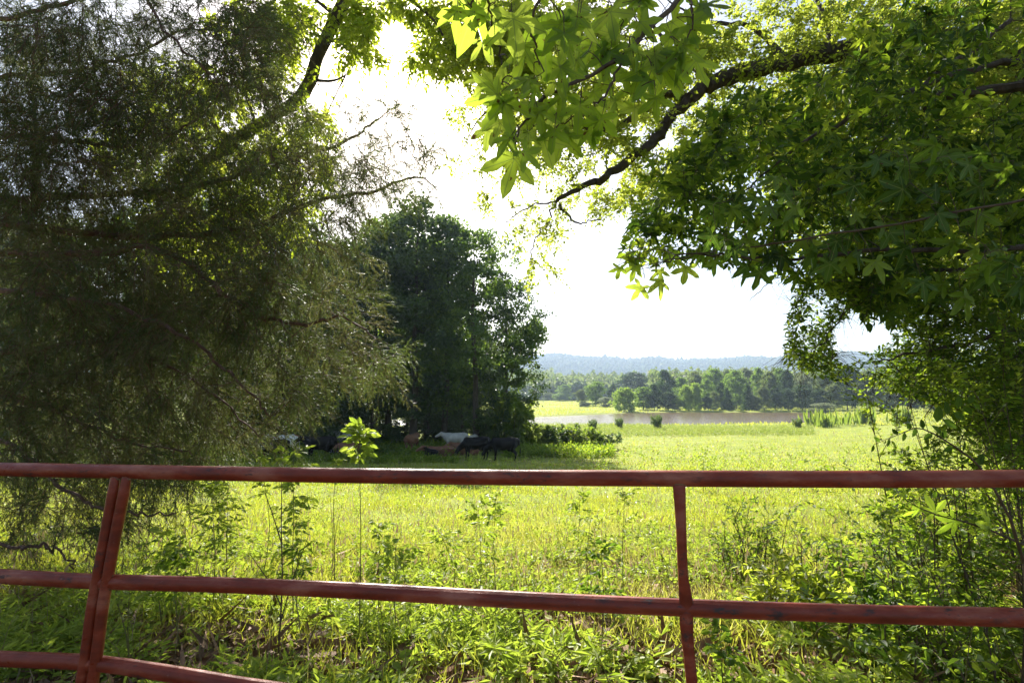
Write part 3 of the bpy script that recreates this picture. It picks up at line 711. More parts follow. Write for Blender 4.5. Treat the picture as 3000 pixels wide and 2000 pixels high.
for px, Yd, hd, pose, mat, sc, lab in COWS:
    p = ground_at(px, Yd)
    o = bpy.data.objects.new('cow', COWM[pose]); COL.objects.link(o)
    o.material_slots[0].link = 'OBJECT'; o.material_slots[0].material = mat
    o.location = p - [0, 0, .02]; o.rotation_euler = (0, 0, math.radians(hd)); o.scale = (sc, sc * 1.15, sc * 1.05)
    tag(o, lab, 'cow', 'cattle resting by the shady wood')

# ------------------------------------------------------------------ red cedar on the left
def px_line(pts, rad, n=24):
    P = np.array([at(a, b, d) for a, b, d in pts]); return smooth_line(P, rad, n)
wood = MB(); leaf = MB(); skP, skR = [], []
trunk = [(-6.3, 5.3, -.9), (-6.2, 5.3, .5), (-6.25, 5.35, 2.5), (-6.15, 5.4, 5), (-6.1, 5.4, 8.5)]
P, R = smooth_line(trunk, [.24, .2, .17, .13, .07], 20); add_tube(wood, P, R, 12, rough=.05); skP.append(P); skR.append(R)
CB = [([(-330, 1010, 5.4), (0, 1035, 5.2), (150, 1020, 5.0), (300, 1008, 4.7), (560, 1110, 4.3), (760, 1280, 4.1)], .035),
      ([(-330, 1100, 5.4), (0, 1155, 5.0), (150, 1195, 4.7), (350, 1285, 4.4), (560, 1330, 4.2)], .03),
      ([(-330, 700, 5.4), (0, 735, 5.0), (200, 745, 4.8), (480, 730, 4.5), (640, 850, 4.3), (760, 920, 4.2), (900, 950, 4.1), (1000, 930, 4.0), (1100, 990, 3.9)], .04),
      ([(-330, 560, 5.4), (0, 585, 5.4), (200, 575, 5.6), (500, 560, 6.0), (740, 500, 6.2), (900, 455, 6.3), (1030, 405, 6.3), (1100, 355, 6.3), (1185, 295, 6.3)], .05),
      ([(-330, 600, 5.4), (50, 660, 5.2), (400, 690, 5.2), (700, 670, 5.3), (900, 600, 5.5), (1100, 560, 5.6), (1220, 520, 5.7), (1290, 560, 5.7)], .045),
      ([(-330, 380, 5.4), (150, 408, 5.2), (350, 430, 5.2), (420, 405, 5.2), (560, 360, 5.3), (640, 250, 5.3)], .03),
      ([(-330, 100, 5.4), (0, 60, 5.0), (200, 0, 4.6), (380, -60, 4.3), (480, 90, 4.2), (600, 200, 4.1), (640, 240, 4.0)], .025),
      ([(-300, 1250, 5.4), (0, 1290, 4.6), (200, 1440, 4.1), (360, 1500, 3.9), (520, 1500, 3.8)], .022),
      ([(-300, 1450, 5.0), (0, 1590, 4.0), (140, 1600, 3.8), (220, 1660, 3.7)], .018),
      ([(-300, 250, 5.4), (100, 220, 5.6), (350, 180, 5.8), (560, 80, 6.0), (680, 130, 6.0)], .03),
      ([(-330, 850, 5.4), (-50, 850, 4.6), (250, 880, 4.2), (500, 960, 4.0), (700, 1120, 3.9), (790, 1220, 3.8)], .03),
      ([(-300, -150, 5.4), (100, -120, 5.5), (400, -200, 5.5), (700, -100, 5.6)], .04),
      ([(-300, -500, 5.4), (200, -500, 6), (600, -400, 6.5), (800, -200, 6.6)], .04),
      ([(100, 620, 5.6), (105, 450, 5.6), (95, 300, 5.6), (100, 150, 5.5), (130, -20, 5.5)], .045)]
for pts, r in CB:
    if pts[0][0] < -250: pts = [tuple(pts[0])] + pts[1:]
    P, R = px_line(pts, np.linspace(r, .005, len(pts)), 40)
    if pts[0][0] < 0:
        P = np.concatenate([[[np.interp(P[0, 2], [t[2] for t in trunk], [t[0] for t in trunk]), 5.35, P[0, 2] - .25]], P]); R = np.concatenate([[r * 1.2], R])
    P[1:-1] += rnd(len(P) - 2, 3) * .012
    add_tube(wood, P, R, 6, rough=.08); skP.append(P[3:]); skR.append(R[3:])
CMAP = ["988878882", "988888881", "999877651", "9987665442330", "9988777776532", "8888777765422", "999888877640", "99998888762", "9999888877200",
        "99999888763", "999998888673", "999999886", "99999984", "9999983", "665420", "554310", "443", "14", "030", "0"]
px, py, C = from_map(CMAP, 4000, 3.7, 7.2)
f = np.sin(px / 105 + 1.4 * np.sin(py / 130)) * np.sin(py / 58 - px / 260 + C[:, 1] * 1.9)
k = rng.random(len(px)) < np.clip(.55 + .7 * f, .14, 1); px, py, C = px[k], py[k], C[k]
k = ~((px > 830) & (px < 870) & (py > 930) & (py < 1000)); C = C[k]
k = (C[:, 2] > terr(C[:, 0], C[:, 1]) + .15); C = C[k]
extra = at(rng.uniform(-600, 0, 160), rng.uniform(-900, 1300, 160), rng.uniform(4, 7, 160)); shade_extra = np.stack([rng.uniform(-9, -2.0, 300), rng.uniform(-5, 3, 300), rng.uniform(.6, 7.5, 300)], -1); a, b, d = pix(shade_extra); shade_extra = shade_extra[(d < .2) | (a < -150)]  # second batch: unseen clumps added left and behind the camera to block sky light
P, R = smooth_line([(-6.15, 5.4, 3), (-5.6, 2, 3.8), (-5, -4, 3.6)], [.06, .045, .01], 16); add_tube(wood, P, R, 6); skP.append(P); skR.append(R)  # unseen branch added to carry the light-blocking clumps
C = np.concatenate([C, extra, shade_extra])
C, D = attach(wood, (np.concatenate(skP), np.concatenate(skR)), C, rmax=.009, maxd=3, sag=.05, k=4)
# drooping sprays
O = np.repeat(C, 5, 0) + rnd(len(C) * 5, 3) * .05; Dm = unit(np.repeat(D, 5, 0) * .5 + rnd(len(O), 3) * .5 + np.array([.25, -.05, -.45]))
L = rng.uniform(.16, .36, len(O))
tt = np.array([0, .5, 1.0])[None, :, None]
V, F = tubes(O[:, None] + Dm[:, None] * L[:, None, None] * tt + np.array([0, 0, -1.0]) * (.3 * L[:, None, None] * tt ** 2), np.broadcast_to(np.array([.0028, .002, .001]), (len(O), 3)), 3); wood.add(V, F)
O2, D2, L2, ix = spawn(O, Dm, L, 9, 42, .42, .3, .15)
cv = np.clip(np.repeat(rng.random(len(C)), 5) * .7 + rng.random(len(O)) * .3, 0, 1)[ix]
O3, D3, L3, ix3 = spawn(O2, D2, L2, 9, 44, .42, .1, .1)
n = len(O3); print('cedar strands', n)
place(leaf, STRAND, O3, D3, rnd(n, 3), np.clip(L3 * 1.15, .018, .045), np.clip(cv[ix3] * .75 + rng.random(n) * .25, 0, 1))
place(leaf, (STRAND[0] * [1, .3, 1], STRAND[1]), O2, D2, rnd(len(O2), 3), L2 * 1.05, cv)
e = empty('cedar_tree', (-6.3, 5.3, -.7), 'large red cedar with drooping feathery branches filling the left side behind the gate', 'tree')
wood.build('trunk', M_cedarbark, e); leaf.build('crown', M_cedar, e)

# ------------------------------------------------------------------ leaning hardwood behind the cedar
wood = MB(); leaf = MB()
LT = [(380, 1330, 9.2), (420, 1010, 9), (480, 700, 8.8), (570, 520, 8.6), (650, 440, 8.5), (750, 372, 8.4), (810, 335, 8.3), (870, 295, 8.2), (910, 235, 8.1), (932, 165, 8.0), (985, 50, 8.0), (1040, -80, 8), (1080, -400, 8.2), (1120, -900, 8.5)]
P, R = px_line(LT, [.17, .15, .12, .095, .085, .085, .08, .092, .1, .088, .096, .09, .08, .05], 60)
add_tube(wood, P, R, 12, rough=.05); skP = [P]; skR = [R]
for pts, r in [([(908, 232, 8.1), (960, 238, 8.0), (1000, 228, 7.9), (1035, 200, 7.8)], .03), ([(1012, 222, 7.9), (985, 275, 7.8), (960, 330, 7.8), (955, 350, 7.8)], .012), ([(1005, 240, 7.9), (1050, 290, 7.8), (1090, 312, 7.8), (1120, 330, 7.8)], .008),
               ([(1040, -80, 8), (1150, -30, 7.6), (1270, 60, 7.3), (1330, 180, 7.2)], .04), ([(985, 50, 8), (880, -20, 8), (760, 30, 8), (740, 110, 8)], .03),
               ([(750, 372, 8.4), (700, 250, 8.6), (560, 180, 8.8), (450, 200, 9)], .035), ([(810, 335, 8.3), (860, 420, 8.4), (900, 480, 8.5)], .025), ([(1080, -300, 8.1), (1250, -250, 7.8), (1420, -150, 7.6)], .05)]:
    P, R = px_line(pts, np.linspace(r, .005, len(pts)), 16); add_tube(wood, P, R, 6, rough=.08); skP.append(P); skR.append(R)
LMAP = ["0000001589976650", "00000002656466640", "000033444465047600", "000334455530000", "000344456640", "00004444430000", "00004444300", "0000333"]
def sun_gap(px, py, r=55): return np.hypot(px - 1160, py - 108) > r
px, py, C = from_map(LMAP, 950, 7.0, 9.3)
Ta, Tb, _ = pix(skP[0]); dl = np.min(np.hypot(px[:, None] - Ta, py[:, None] - Tb), 1)
px2, py2, C2 = from_map(["0000000999900000"], 90, 7.0, 9.0); C2 = C2 + np.array([0, 0, 1.0]) * rng.uniform(.6, 3.0, 90)[:, None]
lim = np.interp(px, [700, 900, 1000, 1100, 1150, 1250, 1330], [600, 600, 215, 200, 190, 260, 260]); k = (~((dl < 65) & (px < 1000) & (py < 380)) | (rng.random(len(px)) < .12)) & sun_gap(px, py, 75) & ((py < lim - 25) | (px < 960)); C = C[k]
C, D = attach(wood, (np.concatenate(skP), np.concatenate(skR)), np.concatenate([C, C2]), rmax=.012, maxd=4, k=4)
O = np.repeat(C, 6, 0); Dm = unit(np.repeat(D, 6, 0) * .5 + rnd(len(O), 3) * .8)
def keep(p):
    a, b, d = pix(p); return sun_gap(a, b, 50)
sprays(leaf, wood, O, Dm, rng.uniform(.15, .38, len(O)), 8, OVAL, .095, a=rng.random(len(O)), hang=.5, keep=keep)
e = empty('leaning_tree', P[0] * 0 + at(380, 1330, 9.2), 'leaning hardwood with a dark curved trunk and yellow green leaves under the sun', 'tree')
wood.build('trunk', M_bark, e); leaf.build('crown', M_hard, e)

# ------------------------------------------------------------------ big oak, limb crossing the upper right
wood = MB(); leaf = MB()
P, R = smooth_line([(8.6, 7.2, -.9), (8.5, 7.2, 2), (8.2, 7.1, 5), (8.0, 7.0, 8), (8.0, 7, 12)], [.55, .42, .4, .32, .15], 24); add_tube(wood, P, R, 16, rough=.03); skP = [P]; skR = [R]
LIMB = [(3150, 260, 7.2), (2800, 130, 7.3), (2450, 150, 7.2), (2300, 178, 7.1), (2200, 205, 7.1), (2080, 250, 7.0), (1990, 320, 6.9), (1930, 395, 6.9), (1850, 465, 6.8), (1760, 520, 6.8), (1680, 560, 6.8), (1620, 610, 6.7), (1600, 690, 6.7)]
P, R = px_line(LIMB, [.18, .155, .135, .122, .115, .1, .072, .07, .06, .048, .032, .016, .005], 70); P[2:] += rnd(len(P) - 2, 3) * .02
add_tube(wood, P, R, 12, rough=.07); skP.append(P); skR.append(R)
for pts, r in [([(2010, 285, 7.0), (1950, 275, 7.1), (1880, 330, 7.2), (1780, 380, 7.3), (1650, 360, 7.3), (1520, 300, 7.4), (1420, 330, 7.5), (1360, 430, 7.5)], .07),
               ([(1690, 555, 6.8), (1620, 590, 6.9), (1560, 600, 6.9), (1480, 650, 7.0)], .02), ([(1640, 600, 6.7), (1690, 650, 6.7), (1760, 640, 6.7)], .02), ([(1610, 640, 6.7), (1570, 700, 6.7), (1550, 760, 6.7)], .01),
               ([(1890, 430, 6.9), (1905, 480, 6.9), (1930, 540, 6.9)], .012), ([(2300, 178, 7.1), (2200, 80, 7.4), (2050, 60, 7.6), (1930, -20, 7.8)], .05),
               ([(2450, 150, 7.2), (2400, 20, 7.5), (2350, -100, 7.8)], .06), ([(2080, 250, 7), (1990, 160, 7.6), (1850, 160, 7.9), (1650, 120, 8.1), (1500, 60, 8.3), (1380, 90, 8.4)], .06),
               ([(1990, 160, 7.6), (1900, 60, 8), (1800, -150, 8.3)], .04)]:
    P, R = px_line(pts, np.linspace(r, .005, len(pts)), 20); P[1:] += rnd(len(P) - 1, 3) * .012; add_tube(wood, P, R, 7, rough=.1); skP.append(P); skR.append(R)
for a0 in [(8, 7, 8.5, 3, 9, 9.5), (8, 7, 9, 1, 11, 11), (8, 7, 7, 9, 12, 9), (8, 7, 10, 6, 10, 13), (8, 7, 6, 5, 11, 7.2), (8, 7, 4.5, 6, 11, 5)]:
    a1 = np.array(a0[:3], float); b1 = np.array(a0[3:], float); P, R = smooth_line([a1, (a1 + b1) / 2 + [0, 0, .5], b1], [.14, .1, .03], 12); add_tube(wood, P, R, 7); skP.append(P); skR.append(R)
OMAP = ["000000000000006653302333688888", "000000000000057764345689998888", "000000000000003335566689999888", "000000000000023445677689999877", "000000000000012346788579999666", "000000000000001466754118988556", "000000000000000353000005765555", "000000000000000110000000233444"]
px, py, C = from_map(OMAP, 2700, 6.2, 9.8)
Ta, Tb, _ = pix(skP[1]); dl = np.min(np.hypot(px[:, None] - Ta, py[:, None] - Tb), 1)
k = ((dl > 62) | (px > 2480) | (C[:, 1] > 8.4) | (rng.random(len(px)) < .3)) & ~((px > 1640) & (px < 1830) & (py > 640)) & ~((px > 1450) & (px < 1560) & (py > 530) & (py < 610)); C = C[k]
C3 = np.stack([rng.uniform(0, 11, 260), rng.uniform(7, 13, 260), rng.uniform(7.6, 14, 260)], -1)
a, b, d = pix(C3); C3 = C3[(b < -40) & (a > 1300)]
C4 = np.stack([rng.uniform(4, 12, 160), rng.uniform(7, 12, 160), rng.uniform(2.5, 8, 160)], -1); a, b, d = pix(C4); C4 = C4[(a > 2650)]
C_shade = np.stack([rng.uniform(1.0, 10, 420), rng.uniform(-6, 3.5, 420), rng.uniform(4.2, 8.5, 420)], -1); a, b, d = pix(C_shade); C_shade = C_shade[(d < .3) | (b < -250) | (a > 3400)]  # unseen foliage added over and behind the camera to darken the foreground
P, R = smooth_line([(8.2, 7.1, 5), (7.2, 4.5, 6.5), (5.5, 1, 7), (4, -4, 6.5)], [.2, .15, .1, .04], 20); add_tube(wood, P, R, 8); skP.append(P); skR.append(R)  # unseen limb added to hold that overhead shading foliage
C, D = attach(wood, (np.concatenate(skP), np.concatenate(skR)), np.concatenate([C, C3, C4, C_shade]), rmax=.012, maxd=5, k=4)
O = np.repeat(C, 6, 0); Dm = unit(np.repeat(D, 6, 0) * .4 + rnd(len(O), 3) * .8)
sprays(leaf, wood, O, Dm, rng.uniform(.12, .32, len(O)), 10, DIA, .066, a=rng.random(len(O)), hang=.1)
e = empty('oak_tree', (8.6, 7.2, -.7), 'old oak whose thick rough limb slants across the upper right of the view', 'tree')
wood.build('trunk', M_bark, e); leaf.build('crown', M_oak, e)

# ------------------------------------------------------------------ right hand leaf mass: a sweetgum and an elm reaching in from the right
def tree_mass(e, mat, skel, cm, n, dlo, dhi, tpl, size, cut=None, per=6, nl=7, Lr=(.14, .34), extra=None, hang=.35, up=1.0, r0=0, pw=1.0, star=0):
    wood = MB(); leaf = MB(); skP, skR = [], []
    for pts, rad, wd_ in skel:
        if wd_: P, R = smooth_line(pts, rad, 24)
        else: P, R = px_line(pts, rad, 36); P[2:] += rnd(len(P) - 2, 3) * .008
        add_tube(wood, P, R, 8, rough=.07); skP.append(P); skR.append(R)
    px, py, C = from_map(cm, int(n * 1.7), dlo, dhi, r0=r0, power=pw)
    f = np.sin(px / 62 + 1.5 * np.sin(py / 90 + C[:, 1])) * np.sin(py / 48 + px / 210 + C[:, 1] * 1.6); q = rng.random(len(px)) < np.clip(.5 + .8 * f, .06, 1); px, py, C = px[q], py[q], C[q]
    if cut is not None: C = C[cut(px, py)]
    if extra is not None: C = np.concatenate([C, extra])
    C = C[C[:, 2] > terr(C[:, 0], C[:, 1]) + .1]
    C, D = attach(wood, (np.concatenate(skP), np.concatenate(skR)), C, rmax=.009, maxd=3.5, k=4)
    O = np.repeat(C, per, 0); Dm = unit(np.repeat(D, per, 0) * .5 + rnd(len(O), 3) * .7 + np.array([-.15, 0, 0]))
    kp = None
    if cut is not None:
        def kp(p): a, b, d = pix(p); return cut(a, b)
    q = rng.random(len(C))[np.arange(len(O)) // per] < star if star else np.zeros(len(O), bool)
    sprays(leaf, wood, O[~q], Dm[~q], rng.uniform(*Lr, (~q).sum()), nl, tpl, size, a=rng.random((~q).sum()), hang=hang, up=up, keep=kp)
    if star: sprays(leaf, wood, O[q], Dm[q], rng.uniform(*Lr, q.sum()), 4, STARL, size * 1.05, a=rng.random(q.sum()), hang=.9, up=.3, keep=kp)
    wood.build('trunk', M_bark, e); leaf.build('crown', mat, e)

LPX = np.array([(2600, 140), (2450, 150), (2375, 163), (2300, 178), (2250, 190), (2200, 205), (2140, 228), (2080, 250), (2035, 285), (1990, 320), (1930, 395), (1850, 465)], float)
def cut_right(px, py):
    dl = np.min(np.hypot(px[..., None] - LPX[:, 0], py[..., None] - LPX[:, 1]), -1)
    lim_b = np.interp(px, [1780, 1860, 2000, 2150, 2250, 2400, 2520, 3000], [700, 770, 770, 780, 800, 840, 900, 2200])
    lim_l = np.interp(py, [0, 230, 300, 400, 500, 600, 700, 800], [2000, 2030, 2040, 1960, 1900, 1860, 1830, 1800])
    return (py < lim_b) & (px > lim_l) & ((dl > 52) | (px > 2520))
SG = [([(4.2, 1.6, -.3), (4.2, 1.7, 2), (4.1, 1.8, 4), (4.0, 1.9, 7)], [.14, .12, .1, .05], True),
      ([(4.1, 1.8, 2.8), (4.3, 3.0, 3.6), (3.6, 4.0, 4.0)], [.07, .05, .035], True),
      ([(3300, 100, 4.3), (3000, 172, 4.2), (2850, 205, 4.2), (2700, 250, 4.2), (2560, 320, 4.2), (2450, 365, 4.1), (2330, 435, 4.0), (2240, 510, 4.0), (2170, 570, 4.0)], [.035, .028, .025, .02, .018, .015, .012, .008, .004], False),
      ([(2780, 235, 4.2), (2700, 330, 4.1), (2620, 380, 4.1), (2540, 460, 4.0), (2460, 530, 3.9)], [.015, .012, .01, .007, .004], False),
      ([(2960, 60, 4.6), (2850, 150, 4.5), (2750, 210, 4.4), (2650, 300, 4.4), (2520, 400, 4.3)], [.02, .018, .015, .01, .005], False),
      ([(3300, 700, 3.6), (2900, 730, 3.4), (2600, 735, 3.2), (2400, 745, 3.1), (2270, 762, 3.0), (2150, 748, 2.9), (2020, 742, 2.8), (1930, 770, 2.7), (1880, 790, 2.7)], [.025, .02, .015, .011, .009, .007, .005, .003, .002], False)]
RMAP = ["00000000000000000000000001244", "00000000000000000000000224566", "000000000000000000003554445788", "000000000000000000025764456899", "000000000000000000068854446899", "000000000000000000058865557899", "000000000000000000578877788999", "000000000000000000456678999999", "000000000000000000002457778777"]
e = empty('sweetgum_tree', (4.2, 1.6, 0), 'young hardwood with slim dark boughs and dense dark green leaves at the upper right', 'tree')
ex = at(rng.uniform(3000, 3800, 150), rng.uniform(-200, 1100, 150), rng.uniform(3.4, 5.5, 150))
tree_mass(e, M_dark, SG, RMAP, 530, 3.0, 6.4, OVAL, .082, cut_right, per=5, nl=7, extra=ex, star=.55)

EL = [([(5.6, 3.4, -.4), (5.5, 3.4, 1.5), (5.4, 3.5, 3.2), (5.5, 3.6, 5)], [.12, .1, .08, .04], True),
      ([(3400, 650, 4.0), (3000, 760, 4.0), (2800, 790, 4.0), (2650, 800, 4.0), (2530, 860, 3.9), (2440, 960, 3.9), (2360, 1060, 3.9)], [.03, .022, .018, .014, .01, .006, .003], False),
      ([(3400, 900, 3.8), (3000, 960, 3.8), (2850, 1000, 3.8), (2700, 1030, 3.7), (2560, 1060, 3.7)], [.025, .018, .014, .01, .004], False),
      ([(2650, 800, 4.0), (2500, 800, 4.0), (2380, 820, 4.0), (2280, 815, 4.0), (2195, 880, 4.0)], [.01, .008, .006, .004, .002], False)]
EMAP = ["000000000000000000000045688888", "000000000000000000000006741688", "000000000000000000000005668899", "000000000000000000000000256789", "000000000000000000000000002579", "000000000000000000000000000368"]
def cut_elm(px, py):
    hole = (((px - 2545) / 75) ** 2 + ((py - 965) / 62) ** 2 < 1) | (((px - 2480) / 45) ** 2 + ((py - 1000) / 70) ** 2 < 1)
    l = np.interp(py, [780, 850, 920, 1000, 1060, 1100, 1140], [2180, 2330, 2310, 2300, 2300, 2400, 2560])
    lowb = np.interp(px, [2180, 2300, 2420, 2520, 2760, 3000], [890, 1085, 1110, 1120, 1190, 1400])
    return (~hole) & (px > l) & (py < lowb) & ~((px < 2300) & (py > 900))
e = empty('elm_tree', (5.6, 3.4, -.2), 'elm with small oval leaves on boughs hanging in from the right over the meadow', 'tree')
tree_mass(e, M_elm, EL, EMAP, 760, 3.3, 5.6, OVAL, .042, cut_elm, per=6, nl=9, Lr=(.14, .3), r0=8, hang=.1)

# ------------------------------------------------------------------ sweetgum boughs close to the camera
wood = MB(); leaf = MB()
NB = [([(2400, -500, 1.9), (2150, -200, 1.8), (2010, -30, 1.7), (1900, 85, 1.6), (1830, 160, 1.55), (1750, 210, 1.55), (1650, 255, 1.5), (1590, 292, 1.5), (1545, 340, 1.45), (1512, 400, 1.4), (1506, 445, 1.35)], .011),
      ([(2150, -200, 1.8), (1850, -150, 1.5), (1620, -60, 1.25), (1560, 80, 1.25), (1580, 190, 1.3)], .006), ([(1850, -150, 1.5), (1600, -120, 1.2), (1420, -40, 1.15), (1380, 20, 1.15)], .006),
      ([(1830, 160, 1.55), (1770, 280, 1.5), (1700, 330, 1.5), (1620, 380, 1.5)], .004), ([(2010, -30, 1.7), (2030, 60, 1.6), (2000, 150, 1.6)], .004), ([(1420, -40, 1.15), (1460, 130, 1.4), (1475, 250, 1.4)], .003)]
TW = []
for pts, r in NB:
    P, R = px_line(pts, np.linspace(r, .0018, len(pts)), 30); P[2:-1] += rnd(len(P) - 3, 3) * .003; add_tube(wood, P, R, 7, rough=.08); TW.append(P)
# trunk of this tree stands beside the camera, out of the frame
P, R = smooth_line([(2.9, .3, 0), (2.9, .4, 1.6), (2.7, .6, 2.8), (2.4, 1.0, 3.6), at(2400, -500, 1.9)], [.06, .05, .035, .022, .012], 24); add_tube(wood, P, R, 8, rough=.05)
P2, R2 = smooth_line([(2.9, .4, 1.2), (2.6, 1.2, 1.9), at(3400, 560, 2.2), at(2900, 600, 2.5), at(2600, 660, 2.7), at(2300, 710, 2.8), at(2100, 735, 2.8), at(1960, 762, 2.8), at(1880, 778, 2.8)], [.018, .01, .007, .006, .006, .005, .004, .003, .002], 40); P2[4:-2] += rnd(len(P2) - 6, 3) * .006
add_tube(wood, P2, R2, 7, rough=.08); TW.append(P2)
# x, y of the leaf's base, length px, hanging angle in the picture (0 = down, + = towards right)
NL = [(1393, 25, 125, -10), (1500, 35, 125, 8), (1583, 58, 155, 3), (1635, 60, 100, 30), (1745, 118, 105, -35), (1785, 25, 95, 10), (1700, 40, 100, -10), (1760, 140, 70, 60), (1840, 130, 70, 30),
      (1872, 62, 75, 40), (1860, 20, 80, -60), (1905, 150, 90, 10), (1960, 60, 110, 50), (2010, 70, 100, 70), (1968, 200, 85, 12), (1900, 230, 75, -30), (1855, 250, 75, 0), (1560, 232, 80, -75), (1462, 275, 95, -68), (1470, 290, 110, 20),
      (1450, 270, 80, 160), (1507, 452, 115, -12), (1530, 440, 75, 50), (1497, 400, 70, -40), (1590, 400, 90, 20), (1625, 375, 70, -10), (1640, 400, 85, 45), (1765, 335, 85, -15), (1700, 300, 80, -5), (1650, 320, 85, 5), (1600, 290, 75, -20),
      (1735, 265, 70, 30), (1800, 290, 60, 20), (1860, 310, 65, -5), (1640, 190, 90, 10), (1690, 165, 90, -20), (1835, 210, 75, 0), (1430, 370, 65, -5), (1545, 150, 95, -30), (1560, 350, 75, -25), (1680, 380, 75, 15), (1720, 380, 60, 25),
      (1340, 30, 80, 0), (1420, 110, 80, 10), (1990, 130, 80, 60), (1620, 240, 70, 40), (1780, 200, 80, -10), (1575, 320, 80, 15), (1540, 395, 70, -55), (1610, 330, 60, 50), (1920, 280, 70, 10), (1470, 350, 80, -25), (2050, 20, 80, 80), (2000, -10, 90, 100),
      (1815, 780, 38, -5), (1860, 778, 46, -12), (1930, 790, 40, 12), (1880, 835, 52, -28), (1930, 820, 52, 14), (2012, 778, 55, -8), (1960, 745, 45, 60), (2095, 760, 45, 0), (2180, 775, 60, 8), (2230, 790, 60, -12), (2330, 800, 80, 5), (2560, 760, 110, 15), (2585, 650, 100, -20),
      (2700, 820, 110, 5), (2800, 700, 120, -30), (2450, 700, 80, -15), (2230, 640, 75, -25), (2330, 600, 80, 10), (2640, 540, 110, 10), (2760, 480, 90, 60), (2880, 620, 120, -10), (2740, 620, 100, 20), (2500, 620, 90, 30), (2130, 690, 60, 10), (2400, 760, 80, 20), (2900, 800, 120, 10), (2650, 720, 110, -10), (2820, 860, 110, 20), (1900, 745, 45, 30), (2050, 735, 50, 40), (2150, 725, 55, 10), (2290, 740, 60, -10), (2350, 700, 70, 20), (2190, 700, 60, 30)]
k0 = len(NL)
while len(NL) < k0 + 38:
    x = rng.uniform(1330, 2080); y = rng.uniform(-60, 420)
    if y < np.interp(x, [1330, 1420, 1500, 1640, 1760, 1900, 2080], [60, 200, 380, 400, 330, 240, 150]): NL.append((x, y, rng.uniform(55, 95), rng.normal() * 40))
while len(NL) < k0 + 85:
    x = rng.uniform(2080, 2990); y = rng.uniform(380, 850)
    if y < np.interp(x, [2080, 2300, 2600, 3000], [730, 770, 820, 900]) and y > 560 - (x - 2080) * .25: NL.append((x, y, rng.uniform(50, 78), rng.normal() * 30))
TWP = np.concatenate(TW); ta, tb, td = pix(TWP)
B0, DD, NN, RR = [], [], [], []
for x, y, s, ang in NL:
    q = np.argmin(np.hypot(ta - x, tb - y)); d = td[q] * rng.uniform(.94, 1.08); real = float(np.clip(s * d / 1500, .05, .125 if x < 2200 else rng.uniform(.1, .14))); b = at(x, y, d); a = math.radians(ang)
    B0.append(b); DD.append(RGT * math.sin(a) - UPV * math.cos(a) + FWD * rng.uniform(-.45, .45)); NN.append(-FWD + rnd(3) * .45 + np.array([0, 0, .3])); RR.append(real)
B0, DD, NN, RR = map(np.array, (B0, DD, NN, RR)); DD = unit(DD)
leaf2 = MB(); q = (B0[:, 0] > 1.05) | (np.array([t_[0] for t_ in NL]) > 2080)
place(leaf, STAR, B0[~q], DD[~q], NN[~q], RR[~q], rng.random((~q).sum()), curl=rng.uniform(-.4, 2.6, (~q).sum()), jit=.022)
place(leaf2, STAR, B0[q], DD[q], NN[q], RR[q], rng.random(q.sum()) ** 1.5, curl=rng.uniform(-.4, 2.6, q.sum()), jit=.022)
# petioles run from a point just above each leaf to the twig
off_ = B0 - DD * .03 + np.array([0, 0, .012]); attach(wood, (TWP, np.full(len(TWP), .003)), off_, rmax=.003, maxd=1.2, sag=.1, k=4)
Pp_ = np.stack([off_, (off_ + B0) / 2, B0, B0 + DD * RR[:, None] * .12], 1); V, F = tubes(Pp_, np.broadcast_to(np.array([.0013, .001, .0009, .0007]), (len(B0), 4)), 4); wood.add(V, F)
e = empty('sweetgum_tree', (2.9, .3, 0), 'sweetgum sapling beside the gate with big star shaped leaves hanging at the top centre', 'tree')
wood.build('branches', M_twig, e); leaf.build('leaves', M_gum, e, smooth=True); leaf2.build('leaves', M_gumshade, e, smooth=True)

# dark cedar standing farther back on the right
BK = proto_tree('cedar', 9, 3.6, .42, 170, 24000, .16, M_cedar, 'round', tpl=NARROW, clus_r=.5, bark=M_cedarbark)
inst('cedar_tree', BK, ground_at(2990, 10.5), 'dark cedar standing back at the right edge behind the leafy boughs', 'tree', None, 0, (1.1, 1.1, 1.05))
inst('cedar_tree', BK, ground_at(3300, 9.0), 'second cedar half outside the frame at the far right', 'tree', None, 2, (1.2, 1.2, .95))

